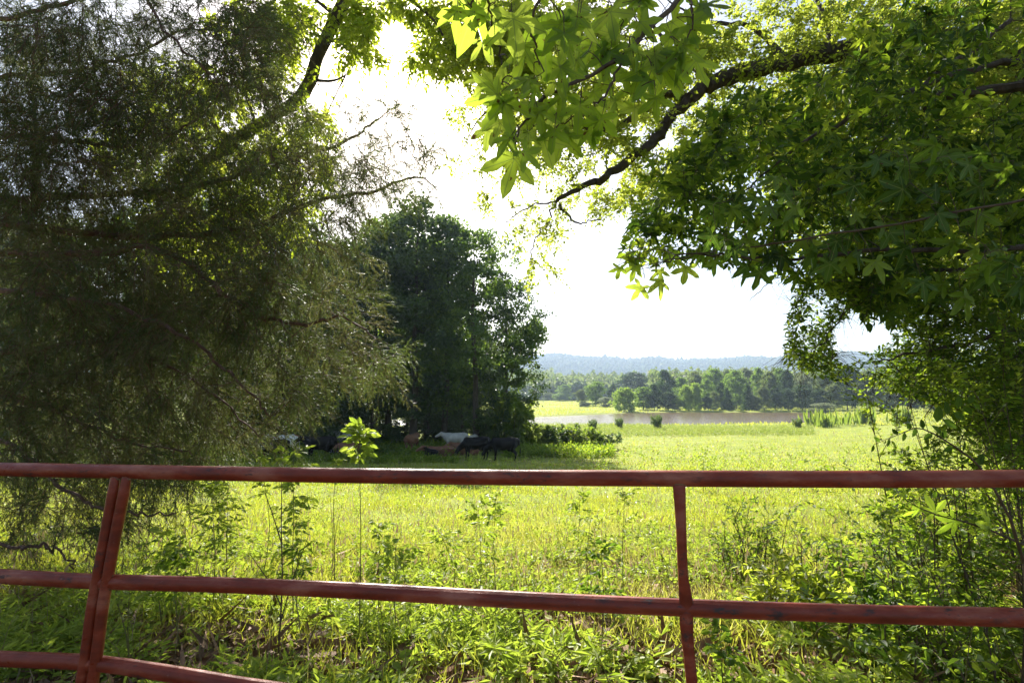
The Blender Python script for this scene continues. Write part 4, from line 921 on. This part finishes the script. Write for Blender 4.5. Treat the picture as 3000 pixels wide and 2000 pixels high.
# ------------------------------------------------------------------ shrubs on the right behind the gate
def shrub(px, Yd, H, W, n, size, mat, lab, tpl=OVAL, name='shrub', stems=20, lean=0., nl=8, cat='shrub', a0=.5, droop=.15, r=.008):
    p = ground_at(px, Yd); wood, lf = MB(), MB()
    th = rng.uniform(0, 6.28, stems); w = rng.uniform(-.35, .6, stems) * W / 2 / max(H, .1)
    O = p + np.stack([np.cos(th), np.sin(th), 0 * th], -1) * (W * rng.uniform(.03, .42, stems))[:, None]; O[:, 2] = terr(O[:, 0], O[:, 1]) - .04; stems_ = stems
    D = unit(np.stack([np.cos(th) * w + lean, np.sin(th) * w, np.ones(stems)], -1) + rnd(stems, 3) * .12); L = H * rng.uniform(.35, 1.05, stems) ** .8
    tt = np.array([0, .35, .7, 1.0])[None, :, None]
    V, F = tubes(O[:, None] + D[:, None] * L[:, None, None] * tt + np.array([0, 0, -1.0]) * (.06 * L[:, None, None] * tt ** 2), np.broadcast_to(np.array([r, r * .7, r * .4, r * .2]), (stems, 4)), 5); wood.add(V, F)
    O2, D2, L2, _ = spawn(O, D, L, 8, 64, .38, .06, .08)
    tt = np.array([0, .5, 1.0])[None, :, None]
    V, F = tubes(O2[:, None] + D2[:, None] * L2[:, None, None] * tt, np.broadcast_to(np.array([r * .35, r * .25, r * .12]), (len(O2), 3)), 3); wood.add(V, F)
    k = max(1, int(round(n / nl / len(O2)))); O3, D3, L3, _ = spawn(O2, D2, L2, k, 48, .6, .1, .3)
    sprays(lf, wood, O3, D3, np.maximum(L3, size * 1.6), nl, tpl, size, droop=droop, a=rng.random(len(O3)))
    e = empty(name, p, lab, cat)
    wood.build('stem', M_twig, e); lf.build('foliage', mat, e); return e
shrub(2940, 3.3, 1.9, 1.25, 5200, .05, M_bush, 'tall dense shrub at the right edge close behind the gate')
shrub(2740, 3.9, .9, .9, 2200, .045, M_elm, 'shrub with arching twigs left of the tall right edge shrub')
shrub(3040, 4.4, 2.3, 1.6, 5200, .05, M_bush, 'leafy shrub behind the tall right edge shrub')
shrub(2480, 4.6, .6, 1.2, 1800, .055, M_bush, 'low spreading shrub right of the gate post beyond the second rail')
shrub(2190, 5.0, .78, .75, 2000, .04, M_bush, 'small dark pointed shrub just right of the gate post')
shrub(2620, 3.1, .55, .9, 1500, .06, M_elm, 'low leafy shrub under the second rail on the right')
shrub(2950, 2.6, .9, 1.0, 2200, .045, M_bush, 'dark shrub in the lower right corner')
shrub(2350, 3.9, .4, .8, 900, .075, M_hard, 'low plant with broad bright leaves right of the gate post')
shrub(2900, 5.2, 1.0, 1.0, 1900, .045, M_elm, 'shrub at the meadow edge behind the arching twig shrub')
# long arching twig with paired leaflets, reaching left above the rail
def px_spray(pts, rad, n, size, mat, lab, tpl=OVAL, hang=.1):
    P, R = px_line(pts, rad, n + 2); wood, lf = MB(), MB(); add_tube(wood, P, R, 5)
    D = unit(np.gradient(P, axis=0)); i = np.arange(2, n + 2); s = np.where(i % 2 == 0, 1.0, -1.0)[:, None]
    side = unit(np.cross(D[i], -FWD + .1 * rnd(len(i), 3)))
    place(lf, tpl, P[i], D[i] * .5 + side * s * .8 + np.array([0, 0, -hang]), -FWD + .4 * rnd(len(i), 3), size * np.linspace(1, .55, len(i)), rng.random(len(i)) * .4)
    return wood, lf
wood, lf = px_spray([(2960, 1520, 2.2), (2880, 1380, 2.2), (2800, 1310, 2.2), (2700, 1255, 2.2), (2640, 1270, 2.15), (2560, 1302, 2.1)], [.006, .005, .004, .003, .002, .001], 16, .06, M_elm, '')
w2, l2 = px_spray([(2700, 1255, 2.2), (2750, 1235, 2.2), (2800, 1200, 2.2), (2850, 1180, 2.2)], [.003, .002, .002, .001], 9, .08, M_elm, '')
w3, l3 = px_spray([(3080, 1640, 2.3), (2950, 1570, 2.3), (2800, 1520, 2.3), (2720, 1500, 2.3), (2650, 1460, 2.3)], [.006, .005, .004, .003, .002], 5, .11, M_gum, '', STAR)
p0 = ground_at(3040, 2.3)
e = empty('sapling', p0, 'sapling by the right end of the gate with arching twigs of paired oval leaves', 'sapling')
add_tube(wood, np.array([p0 - [0, 0, .05], at(3000, 1650, 2.25), at(2960, 1520, 2.2)]), [.009, .007, .006], 6)
wood.build('stem', M_twig, e); lf.build('foliage', M_elm, e); l2.build('foliage', M_elm, e)
e = empty('sweetgum_sapling', ground_at(3150, 2.3), 'low sweetgum twig with a few star leaves between the two rails at right', 'sapling')
w3.build('stem', M_twig, e); l3.build('foliage', M_gum, e)

# ------------------------------------------------------------------ seedlings and tall weeds behind the gate, one by one
def seedling(px, top, Yd, n, size, mat_, lab, bare=.4, W=.16, tpl=OVAL, lean=(0, 0), name='seedling', fork=None, nl=7, r=.004, leaf_from=None):
    p = ground_at(px, Yd); dep = p[1] * CP + (p[2] - CAM[2]) * SP; tp = at(px + lean[0], top, dep); H = tp[2] - p[2]
    mid = (p + tp) / 2 + np.array([rng.normal() * .035, rng.normal() * .03, 0]); P, R = smooth_line([p - [0, 0, .03], mid, tp], [r * 1.5, r, r * .4], 14)
    wood, lf = MB(), MB(); P[1:-1] += np.cumsum(rnd(12, 3) * .0025, 0) * np.sin(np.linspace(0, math.pi, 12))[:, None]; add_tube(wood, P, R * .75, 6, rough=.05)
    if fork:
        for (fx, fy, t) in fork:
            q = P[int(t * 13)]; f = at(fx, fy, dep - .02); Pf, Rf = smooth_line([q, (q + f) / 2 + rnd(3) * .01, f], [r * .8, r * .6, r * .3], 8); add_tube(wood, Pf, Rf, 5)
    m = max(4, n // nl); t = rng.uniform(bare, 1, m) ** .8; i = np.clip((t * 13), 0, 13)
    O = np.stack([np.interp(i, np.arange(14), P[:, k]) for k in range(3)], -1)
    th = np.arange(m) * 2.4 + rng.random(m); el = rng.uniform(.0, .9, m) + .5 * (t > .9)
    D = unit(np.stack([np.cos(th), np.sin(th), el], -1)); L = W * rng.uniform(.6, 1.1, m) * (1.15 - .5 * t)
    if n: sprays(lf, wood, O, D, L, nl, tpl, size, droop=.2, tw=.0012, a=rng.random(m), up=.1, hang=.45)
    e = empty(name, p, lab, 'seedling')
    wood.build('stem', M_stem if n else M_twig, e)
    if n: lf.build('foliage', mat_, e)
    return e
seedling(1052, 1256, 3.5, 130, .072, M_seed, 'tall single stemmed seedling with a leafy top reaching over the gate rail', .78, .13, r=.004, nl=5)
seedling(815, 1392, 3.3, 0, .05, M_seed, 'leafless forked grey stem left of the tall seedling', lean=(10, 0), fork=[(775, 1440, .62), (730, 1620, .35), (905, 1565, .3)], r=.0055, name='dry_stem')
seedling(960, 1530, 4.2, 0, .05, M_seed, 'thin dry forked weed stem between the forked grey stem and the tall seedling', lean=(20, -20), fork=[(995, 1500, .7), (965, 1430, .6)], r=.003, name='dry_stem')
seedling(620, 1425, 4.0, 260, .085, M_seed, 'weed with a palm like tuft of narrow leaves just under the top rail', .45, .2, NARROW, name='tall_weed')
seedling(665, 1440, 4.2, 200, .05, M_seed, 'bushy weed right beside the palm tufted weed', .3, .2, name='tall_weed')
seedling(860, 1315, 3.8, 330, .055, M_seed, 'leafy weed behind the forked grey stem, its top above the rail', .25, .22, name='tall_weed')
seedling(885, 1560, 3.6, 60, .09, M_bush, 'plant with hanging dark leaves under the leafy weed', .5, .15, NARROW)
seedling(760, 1345, 4.6, 120, .05, M_seed, 'small reddish tipped sprig showing just over the rail', .6, .12)
seedling(985, 1352, 4.2, 60, .05, M_seed, 'tiny sprig touching the rail left of the tall seedling', .8, .08)
seedling(1400, 1480, 4.0, 190, .055, M_seed, 'slender seedling with bright leaves left of centre', .25, .2)
seedling(1455, 1440, 4.4, 150, .05, M_seed, 'thin taller seedling with a bare middle at the picture centre', .35, .18)
seedling(1290, 1560, 3.9, 110, .05, M_seed, 'small seedling between the tall seedling and the centre', .4, .18)
seedling(1160, 1590, 3.5, 190, .06, M_seed, 'seedling with broad yellow leaflets above the second rail', .3, .2)
seedling(1110, 1530, 3.9, 150, .055, M_seed, 'seedling right of the tall single stem', .35, .18)
seedling(1830, 1445, 4.0, 150, .045, M_seed, 'thin dark stemmed seedling halfway between centre and gate post', .2, .2)
seedling(1700, 1450, 4.6, 130, .05, M_seed, 'pale seedling with a flat leafy top right of the centre', .5, .16)
seedling(1760, 1600, 3.4, 170, .05, M_elm, 'dark leaved seedling left of the gate post near the second rail', .25, .18)
seedling(1730, 1520, 4.3, 160, .05, M_seed, 'bushy seedling between the pale and the dark stemmed ones', .2, .22)
seedling(530, 1580, 3.4, 200, .05, M_bush, 'dark stemmed weed between the double gate upright and the palm tufted weed', .3, .2, name='tall_weed')
seedling(480, 1560, 3.7, 160, .06, M_seed, 'weed close right of the double gate upright', .25, .2, name='tall_weed')
seedling(330, 1720, 2.7, 60, .05, M_seed, 'bare forked twig under the second rail by the double upright', .7, .12, fork=[(380, 1730, .5)], name='dry_stem')
seedling(2060, 1330, 14, 260, .09, M_seed, 'leafy weed in the meadow just over the rail right of centre', .2, .4, r=.01, name='tall_weed')
seedling(2110, 1840, 2.6, 120, .05, M_elm, 'seedling in the leaf litter right of the lower gate post', .3, .14)
seedling(2340, 1800, 2.8, 110, .05, M_seed, 'upright seedling below the second rail on the right', .3, .14)
seedling(2850, 1830, 2.3, 40, .055, M_elm, 'fern like drooping frond in the lower right corner', .2, .2)
seedling(1745, 1900, 2.5, 130, .085, M_seed, 'rosette of long bright leaves near the bottom left of the gate post', .1, .1, NARROW)
seedling(1450, 1890, 2.6, 120, .09, M_seed, 'clump of long bright leaves at the bottom centre', .1, .1, NARROW)
for px, Yd, top, lab in [(2338, 86, 1222, 'small lone tree in the meadow before the brown water'), (1925, 82, 1212, 'pale weed clump standing against the water'), (1815, 84, 1222, 'short pale weed before the pond left of centre'), (1738, 80, 1226, 'sprig of weed against the left part of the pond')]:
    p = ground_at(px, Yd); dep = p[1] * CP + (p[2] - CAM[2]) * SP; h = at(px, top, dep)[2] - p[2]
    o = empty('bush', p, lab, 'bush', local=True, sc=(h * .3, h * .3, h / 2)); link('stem', BU[0][0], o); link('foliage', BU[0][1], o)

# reed clumps at the pond's right end
M_reed = leaf_mat('reed', [(.11, .15, .03), (.16, .2, .05)], [(.28, .4, .04), (.4, .5, .08)], .4, .6, .1)
def reeds(px, Yd, w, top, lab):
    p = ground_at(px, Yd); dep = p[1] * CP + (p[2] - CAM[2]) * SP; h = at(px, top, dep)[2] - p[2]; W = w / 1500 * dep
    n = 55; O = p + np.stack([rnd(n) * W * .38, rnd(n) * W * .5, 0 * rnd(n)], -1); O[:, 2] = terr(O[:, 0], O[:, 1])
    b = MB(); place(b, NARROW, O, unit(np.stack([rnd(n) * .12, rnd(n) * .12, np.ones(n)], -1)), rnd(n, 3), h * rng.uniform(.3, 1.1, n), rng.random(n) * .6)
    V = b.V[0]; o = b.build('reeds', M_reed); tag(o, lab, 'reeds', 'reed clumps at the pond edge')
reeds(2395, 98, 50, 1196, 'left tall reed clump at the right end of the pond'); reeds(2420, 92, 26, 1212, 'dark reed clump in front of the tall left one')
reeds(2470, 100, 60, 1202, 'wide reed clump second from the pond'); reeds(2535, 104, 30, 1190, 'narrow bright reed clump farther right along the meadow edge'); reeds(2636, 104, 30, 1190, 'rightmost reed clump near the shrub tips')

# ------------------------------------------------------------------ grass, undergrowth, litter
def scatter(n, y0, y1, pw, umax=1.25):
    """positions whose density per screen area stays even: y from a power law"""
    r = rng.random(n); a = 1 - pw; y = (y0 ** a + r * (y1 ** a - y0 ** a)) ** (1 / a)
    u = rng.uniform(-umax, umax, n); x = u * (y + .5); return x, y
BL = (np.array([(0, -.03, 0), (0, .03, 0), (.5, -.024, .03), (.5, .024, .03), (1, 0, .16)]), np.array([(0, 1, 3), (0, 3, 2), (2, 3, 4)]))
x, y = scatter(640000, 2.6, 100, 1.7)
patch = .5 + .5 * np.sin(x * 1.7 + 1.3 * np.sin(y * 1.1)) * np.sin(y * 1.9 + np.sin(x * .9))
k = (pond_sd(x, y) > 1.5) & (rng.random(len(x)) < np.clip((y - 3.0) / 3.2, .05, 1) * (.25 + .75 * patch)); x, y = x[k], y[k]
n = len(x); z = terr(x, y); print('grass', n)
sz = rng.uniform(.06, .19, n) * (1 + .006 * y) * (.7 + .5 * patch[k])
wide = np.clip(y / 7, 1.0, 6)
D = unit(np.stack([rnd(n) * .6, rnd(n) * .6, np.ones(n)], -1)); N = unit(np.cross(D, rnd(n, 3)))
tvw = BL[0]; B = np.cross(N, D); nn = n
V = np.stack([x, y, z - .01], -1)[:, None] + sz[:, None, None] * (tvw[None, :, 0:1] * D[:, None] + tvw[None, :, 1:2] * (wide * .7)[:, None, None] * B[:, None] + tvw[None, :, 2:3] * 2.2 * N[:, None])
gm = MB(); big = .5 + .5 * np.sin(x * .35 + y * .2) * np.sin(y * .3 - x * .13)
av = np.clip(.05 + .65 * big ** 1.5 * rng.uniform(.5, 1, n) + .25 * rng.random(n) + (rng.random(n) < .05) * .5, 0, 1)
gm.add(V.reshape(-1, 3), BL[1][None] + (np.arange(n) * 5)[:, None, None], np.repeat(av, 5))
n = 70000; yf = rng.uniform(100, 430, n); xf = rng.uniform(-.2, 1.1, n) * yf; kk = pond_sd(xf, yf) > 1; xf, yf = xf[kk], yf[kk]; n = len(xf)
place(gm, (BL[0] * [1, 6, 1], BL[1]), np.stack([xf, yf, terr(xf, yf)], -1), rnd(n, 3) * .3 + np.array([0, 0, 1.0]), rnd(n, 3), rng.uniform(.3, .6, n), np.clip(rng.random(n) * .8 + .2 * np.sin(xf * .1) * np.sin(yf * .06), 0, 1))
tag(gm.build('grass', M_grass), 'yellow green sunlit meadow grass', 'grass', kind='stuff')

M_weedfar = leaf_mat('bank_weed', [(.1, .14, .025), (.15, .19, .035), (.2, .22, .06)], [(.24, .34, .03), (.34, .44, .05), (.44, .46, .1)], .45)
ug = MB(); uw = MB()
x, y = scatter(12500, 2.3, 8.5, 1.2, 1.15)
cl = .5 + .5 * np.sin(x * 2.3 + 2 * np.sin(y * 1.7)) * np.sin(y * 2.9 + 1)
k = rng.random(len(x)) < np.clip((8.5 - y) / 4, 0, 1) * np.clip(cl * 1.9 - .8 * np.clip((5 - y) / 1.5, .35, 1), .02, 1); x, y = x[k], y[k]; n = len(x)
O = np.stack([x, y, terr(x, y)], -1); st = 5
O = np.repeat(O, st, 0); th = rng.uniform(0, 6.28, len(O)); D = unit(np.stack([np.cos(th) * .7, np.sin(th) * .7, rng.uniform(.3, 1.3, len(O))], -1)); L = rng.uniform(.06, .24, len(O))
k3 = rng.random(len(O)) < .6
sprays(ug, uw, O[k3], D[k3], L[k3], 6, OVAL, .048, droop=.3, up=.45, hang=.35, a=rng.random(k3.sum()))
sprays(ug, uw, O[~k3], D[~k3], L[~k3] * .8, 4, OVAL, .075, droop=.3, up=.45, hang=.35, a=rng.random((~k3).sum()))
k4 = rng.random(len(O)) < .12
sprays(ug, uw, O[k4], unit(D[k4] * [.5, .5, 1.2]), L[k4] * 1.5, 9, NARROW, .08, droop=.4, up=.4, hang=.3, a=rng.random(k4.sum()))
tag(ug.build('undergrowth', M_seed), 'low broad leaved weeds behind the gate', 'weeds', kind='stuff')
# taller meadow forbs as texture in the grass, farther back
x, y = scatter(2600, 6, 45, 1.3, 1.15); O = np.repeat(np.stack([x, y, terr(x, y)], -1), 3, 0); n = len(O)
s_ = np.clip(O[:, 1] / 12, .7, 3)
D = unit(np.stack([rnd(n) * .3, rnd(n) * .3, np.ones(n)], -1)); fb = MB()
P_ = O[:, None] + D[:, None] * (rng.uniform(.12, .4, n) * s_ ** .5)[:, None, None] * np.linspace(.2, 1, 6)[None, :, None]
place(fb, DIA, P_.reshape(-1, 3), rnd(n * 6, 3) + np.array([0, 0, .3]), rnd(n * 6, 3) + np.array([0, 0, 1.0]), np.repeat(.045 * s_, 6), rng.random(n * 6))
tag(fb.build('undergrowth', M_seed), 'leafy forbs scattered through the meadow grass', 'weeds', kind='stuff')
# rank weeds round the cattle, and a weedy bank towards the pond
fb = MB()
def rank(px0, px1, Y0, Y1, n, h, s):
    px = rng.uniform(px0, px1, n); Yd = rng.uniform(Y0, Y1, n); X = (px - 1500) / 1500 * (Yd * .97); O = np.stack([X, Yd, terr(X, Yd)], -1)
    m = 10; D = unit(np.stack([rnd(n) * .2, rnd(n) * .2, np.ones(n)], -1)); H = h * rng.uniform(.4, 1.1, n)
    P = O[:, None] + D[:, None] * H[:, None, None] * rng.uniform(.1, 1, (n, m, 1)) + rnd(n, m, 3) * .08
    place(fb, DIA, P.reshape(-1, 3), rnd(n * m, 3) + np.array([0, 0, .6]), rnd(n * m, 3), s * rng.uniform(.6, 1.2, n * m), rng.random(n * m))
rank(500, 1340, 29.3, 31.4, 2600, .34, .10); rank(500, 1330, 33, 44, 2400, .7, .18); rank(1330, 1520, 40, 44, 500, .7, .18); rank(1480, 1800, 34, 46, 2600, .7, .16)
tag(fb.build('undergrowth', M_bush), 'rank weeds around the resting cattle and on the pond bank', 'weeds', kind='stuff')
fb = MB(); rank(1500, 2400, 62, 98, 9000, .5, .14)
tag(fb.build('undergrowth', M_weedfar), 'pale tall weeds on the near bank of the pond', 'weeds', kind='stuff')
x, y = scatter(40000, 2.2, 6.2, 1.5, 1.15); n = len(x); lt = MB()
place(lt, (CARD[0] * np.array([1, 1, 1.8]), CARD[1]), np.stack([x, y, terr(x, y) + rng.uniform(.003, .03, n)], -1), rnd(n, 3) * np.array([1, 1, .3]), rnd(n, 3) * .35 + np.array([0, 0, 1.0]), rng.uniform(.02, .06, n))
x, y = scatter(5000, 2.2, 6, 1.5, 1.1); n = len(x)
place(lt, STRAND, np.stack([x, y, terr(x, y) + rng.uniform(.005, .06, n)], -1), rnd(n, 3) * np.array([1, 1, .25]), rnd(n, 3), rng.uniform(.08, .3, n))
tag(lt.build('leaf_litter', M_litter), 'brown dead leaves and straw on the ground behind the gate', 'leaf litter', kind='stuff')

# dry stalks and seed heads: bent ones close by, thin tan ones through the meadow
M_straw = leaf_mat('straw', [(.2, .14, .07), (.32, .24, .13), (.45, .36, .22)], [(.3, .22, .1), (.4, .32, .16)], .3, .7, .2)
st_ = MB(); x, y = scatter(420, 2.6, 7.5, 1.3, 1.1); n = len(x); O = np.stack([x, y, terr(x, y)], -1); a = rng.uniform(0, 6.28, n); h = rng.uniform(.15, .6, n); b = rng.uniform(.05, .6, n) * h
t = np.linspace(0, 1, 6)[None, :, None]; dirn = np.stack([np.cos(a), np.sin(a), 0 * a], -1)[:, None]
P = O[:, None] + np.array([0, 0, 1.0]) * (h[:, None, None] * (t - .45 * t ** 3 * (b / h)[:, None, None] * 2)) + dirn * b[:, None, None] * t ** 2
V, F = tubes(P, np.broadcast_to(np.linspace(.0022, .0007, 6), (n, 6)), 4); st_.add(V, F, np.repeat(rng.random(n), 24))
x, y = scatter(10000, 4, 70, 1.5); x, y = x[pond_sd(x, y) > 2], y[pond_sd(x, y) > 2]; n = len(x); H = rng.uniform(.18, .42, n) * (1 + .006 * y); wd_ = np.clip(y / 8, 1, 7)
Dn = unit(np.stack([rnd(n) * .25, rnd(n) * .25, np.ones(n)], -1)); Nn = unit(np.cross(Dn, rnd(n, 3))); Bn = np.cross(Nn, Dn)
T_ = np.array([(0, -.006, 0), (0, .006, 0), (.8, .004, 0), (.78, .018, 0), (.9, .02, 0), (1, 0, 0), (.8, -.016, 0)]); TF = np.array([(0, 1, 2), (2, 3, 4), (2, 4, 5), (2, 5, 6)])
V = np.stack([x, y, terr(x, y)], -1)[:, None] + H[:, None, None] * (T_[None, :, 0:1] * Dn[:, None] + T_[None, :, 1:2] * wd_[:, None, None] * Bn[:, None])
st_.add(V.reshape(-1, 3), TF[None] + (np.arange(n) * 7)[:, None, None], np.repeat(rng.random(n), 7))
tag(st_.build('grass', M_straw), 'tan seed heads and dry bent stalks standing in the meadow grass', 'dry grass', kind='stuff')

# ------------------------------------------------------------------ the gate
gl, gr_ = at(0, 1374, 1.605), at(3000, 1401, 1.238)
gd = unit((gr_ - gl) * np.array([1, 1, 0])); gn = np.array([-gd[1], gd[0], 0])
def on_gate(px, py, off=0.0):
    r = at(px, py, 1.0) - CAM; t = ((gl + gn * off - CAM) @ gn) / (r @ gn); return CAM + r * t
ge = empty('farm_gate', (*(on_gate(2000, 1400)[:2]), 0.0), 'old red painted tubular steel farm gate across the bottom of the view', 'gate')
GM = gate_mat()
def gtube(name, pts, rx, ry=None, n=60, off=0.0, groove=False):
    P = np.array([on_gate(a, b, off) for a, b in pts]); R = np.full(len(P), .021) if np.isscalar(rx) else np.array(rx)
    P, R = smooth_line(P, R, n); m = MB(); k = 36
    d = unit(np.gradient(P, axis=0)); nrm = gn[None]; side = unit(np.cross(d, nrm)); th = np.arange(k) * 2 * math.pi / k
    tv_ = side[n // 2][2] * np.cos(th) - .55 * np.sin(th); g0 = int(np.argmax(tv_)); prof = np.ones(k); prof[g0] = .9; prof[(g0 + 1) % k] = 1.03; prof[(g0 - 1) % k] = 1.03
    R2 = R if ry is None else np.interp(np.linspace(0, 1, n), np.linspace(0, 1, len(ry)), ry)
    V = P[:, None] + side[:, None] * (R[:, None] * np.cos(th))[..., None] + nrm[:, None] * (R2[:, None] * np.sin(th))[..., None]
    if groove:
        V = P[:, None] + side[:, None] * (R[:, None] * np.cos(th) * prof)[..., None] + nrm[:, None] * (R2[:, None] * np.sin(th) * prof)[..., None]
    j = np.arange(k); i = (np.arange(n - 1) * k)[:, None]; F = np.stack([i + j, i + (j + 1) % k, i + k + (j + 1) % k, i + k + j], -1)
    m.add(V.reshape(-1, 3), F.reshape(-1, 4)); return m.build(name, GM, ge, smooth=True)
R1 = [(-2200, 1330), (-600, 1362), (0, 1374), (319, 1380), (638, 1386), (1000, 1392), (1500, 1398), (2000, 1401), (2500, 1403), (3000, 1401), (3600, 1398), (4600, 1392)]
R2_ = [(-2200, 1590), (-600, 1655), (0, 1687), (280, 1702), (638, 1712), (1000, 1727), (1500, 1755), (2010, 1779), (2500, 1796), (3000, 1808), (3600, 1822), (4600, 1848)]
R3 = [(-2200, 1790), (-600, 1900), (0, 1928), (274, 1941), (500, 1972), (800, 2020), (1300, 2075), (2050, 2110), (3000, 2150), (3600, 2170), (4600, 2215)]
gtube('rail', R1, 0, n=110); gtube('rail', R2_, 0, n=110, groove=True); gtube('rail', R3, 0, n=110, groove=True)
gtube('rail', [(-2200, 1960), (-600, 2120), (0, 2190), (1500, 2330), (3600, 2480), (4600, 2560)], 0); gtube('rail', [(-2200, 2180), (-600, 2380), (0, 2470), (1500, 2660), (3600, 2900), (4600, 3010)], 0)
off = -.011
f = .0155
gtube('upright', [(1989, 1418), (1991, 1450), (1996, 1560), (2001, 1680), (2010, 1765), (2011, 1830), (2017, 1900), (2027, 2000), (2060, 2330), (2095, 2690)], [.0165, .0155, .0125, .0125, .0175, .0165, .014, .0140, .015, .015], [.006, .010, .014, .014, .009, .013, .014, .0145, .0145, .015], 70, off)
gtube('upright', [(338, 1396), (330, 1450), (310, 1560), (288, 1680), (270, 1780), (254, 1900), (238, 2000), (190, 2260), (150, 2520)], 0 * np.zeros(9) + [.0145, .0155, .0155, .0155, .0155, .0155, .0155, .0155, .0155], [.008] + [.0145] * 8, 60, off)
gtube('upright', [(371, 1396), (362, 1450), (340, 1560), (318, 1680), (301, 1780), (286, 1900), (271, 2000), (226, 2260), (188, 2520)], 0 * np.zeros(9) + [.0145, .0155, .0155, .0155, .0155, .0155, .0155, .0155, .0155], [.008] + [.0145] * 8, 60, off)
gtube('upright', [(4600, 1370), (4600, 2200), (4600, 3030)], 0); gtube('upright', [(-2200, 1315), (-2200, 1750), (-2200, 2200)], 0)
# weld beads where the uprights meet the rails
for px, py in [(1989, 1420), (2010, 1760), (2012, 1800), (338, 1402), (371, 1402), (288, 1682), (318, 1684), (284, 1722), (312, 1724)]:
    c = on_gate(px, py, -.010); t = np.linspace(-1, 1, 9); m = MB()
    pts = c + gd * (t * .016)[:, None] + np.array([0, 0, 1.0]) * (.004 * np.cos(t * 2))[:, None] - gn * (.006 * np.cos(t * 1.4))[:, None]
    add_tube(m, pts + rnd(9, 3) * .0005, .0032, 6, rough=.15); m.build('weld', M_litter, ge, smooth=True)

# ------------------------------------------------------------------ air, light, camera
M, nn_, ll = nt('air'); pv = nn_.new('ShaderNodeVolumePrincipled'); pv.inputs['Color'].default_value = (.6, .76, 1, 1); pv.inputs['Density'].default_value = .0002; pv.inputs['Anisotropy'].default_value = .3
oo = nn_.new('ShaderNodeOutputMaterial'); ll.new(pv.outputs[0], oo.inputs['Volume'])
m = MB(); bx = np.array([(x_, y_, z_) for z_ in (-8.5, 225) for y_ in (-90, 3700) for x_ in (-9500, 9500)], float)
m.add(bx, np.array([(0, 2, 3, 1), (4, 5, 7, 6), (0, 1, 5, 4), (2, 6, 7, 3), (0, 4, 6, 2), (1, 3, 7, 5)]))
hz = m.build('haze', M); tag(hz, 'summer haze in the air over the meadow', 'haze', kind='stuff'); hz.display_type = 'WIRE'

w = bpy.data.worlds.new('World'); bpy.context.scene.world = w; w.use_nodes = True
n_ = w.node_tree.nodes; l_ = w.node_tree.links; bg = n_['Background']; sk = n_.new('ShaderNodeTexSky'); sk.sky_type = 'NISHITA'; sk.sun_disc = False
sk.sun_elevation = SUN_EL; sk.sun_rotation = SUN_AZ; sk.dust_density = 2.0; sk.air_density = 1.0; l_.new(sk.outputs[0], bg.inputs[0]); bg.inputs[1].default_value = .065
sun = bpy.data.lights.new('sun', 'SUN'); sun.energy = 5.0; sun.angle = math.radians(.53); sun.color = (1, .95, .86)
so = bpy.data.objects.new('sun', sun); COL.objects.link(so); so.rotation_euler = Vector(SUND).to_track_quat('Z', 'Y').to_euler()

cam = bpy.data.cameras.new('camera'); co = bpy.data.objects.new('camera', cam); COL.objects.link(co); bpy.context.scene.camera = co
co.location = CAM; co.rotation_euler = (math.radians(90) + PITCH, 0, 0); cam.lens = 18; cam.sensor_width = 36; cam.sensor_fit = 'HORIZONTAL'; cam.clip_start = .05; cam.clip_end = 20000
sc = bpy.context.scene
sc.view_settings.view_transform = 'Standard'; sc.view_settings.look = 'None'; sc.view_settings.exposure = 1.62; sc.view_settings.gamma = 1
cy = sc.cycles; cy.max_bounces = 8; cy.diffuse_bounces = 4; cy.transmission_bounces = 6; cy.glossy_bounces = 3; cy.volume_bounces = 1; cy.transparent_max_bounces = 8
cy.caustics_reflective = False; cy.caustics_refractive = False; cy.sample_clamp_indirect = 6; cy.use_denoising = True
cy.use_adaptive_sampling = True; cy.adaptive_threshold = .02
sc.render.use_persistent_data = False
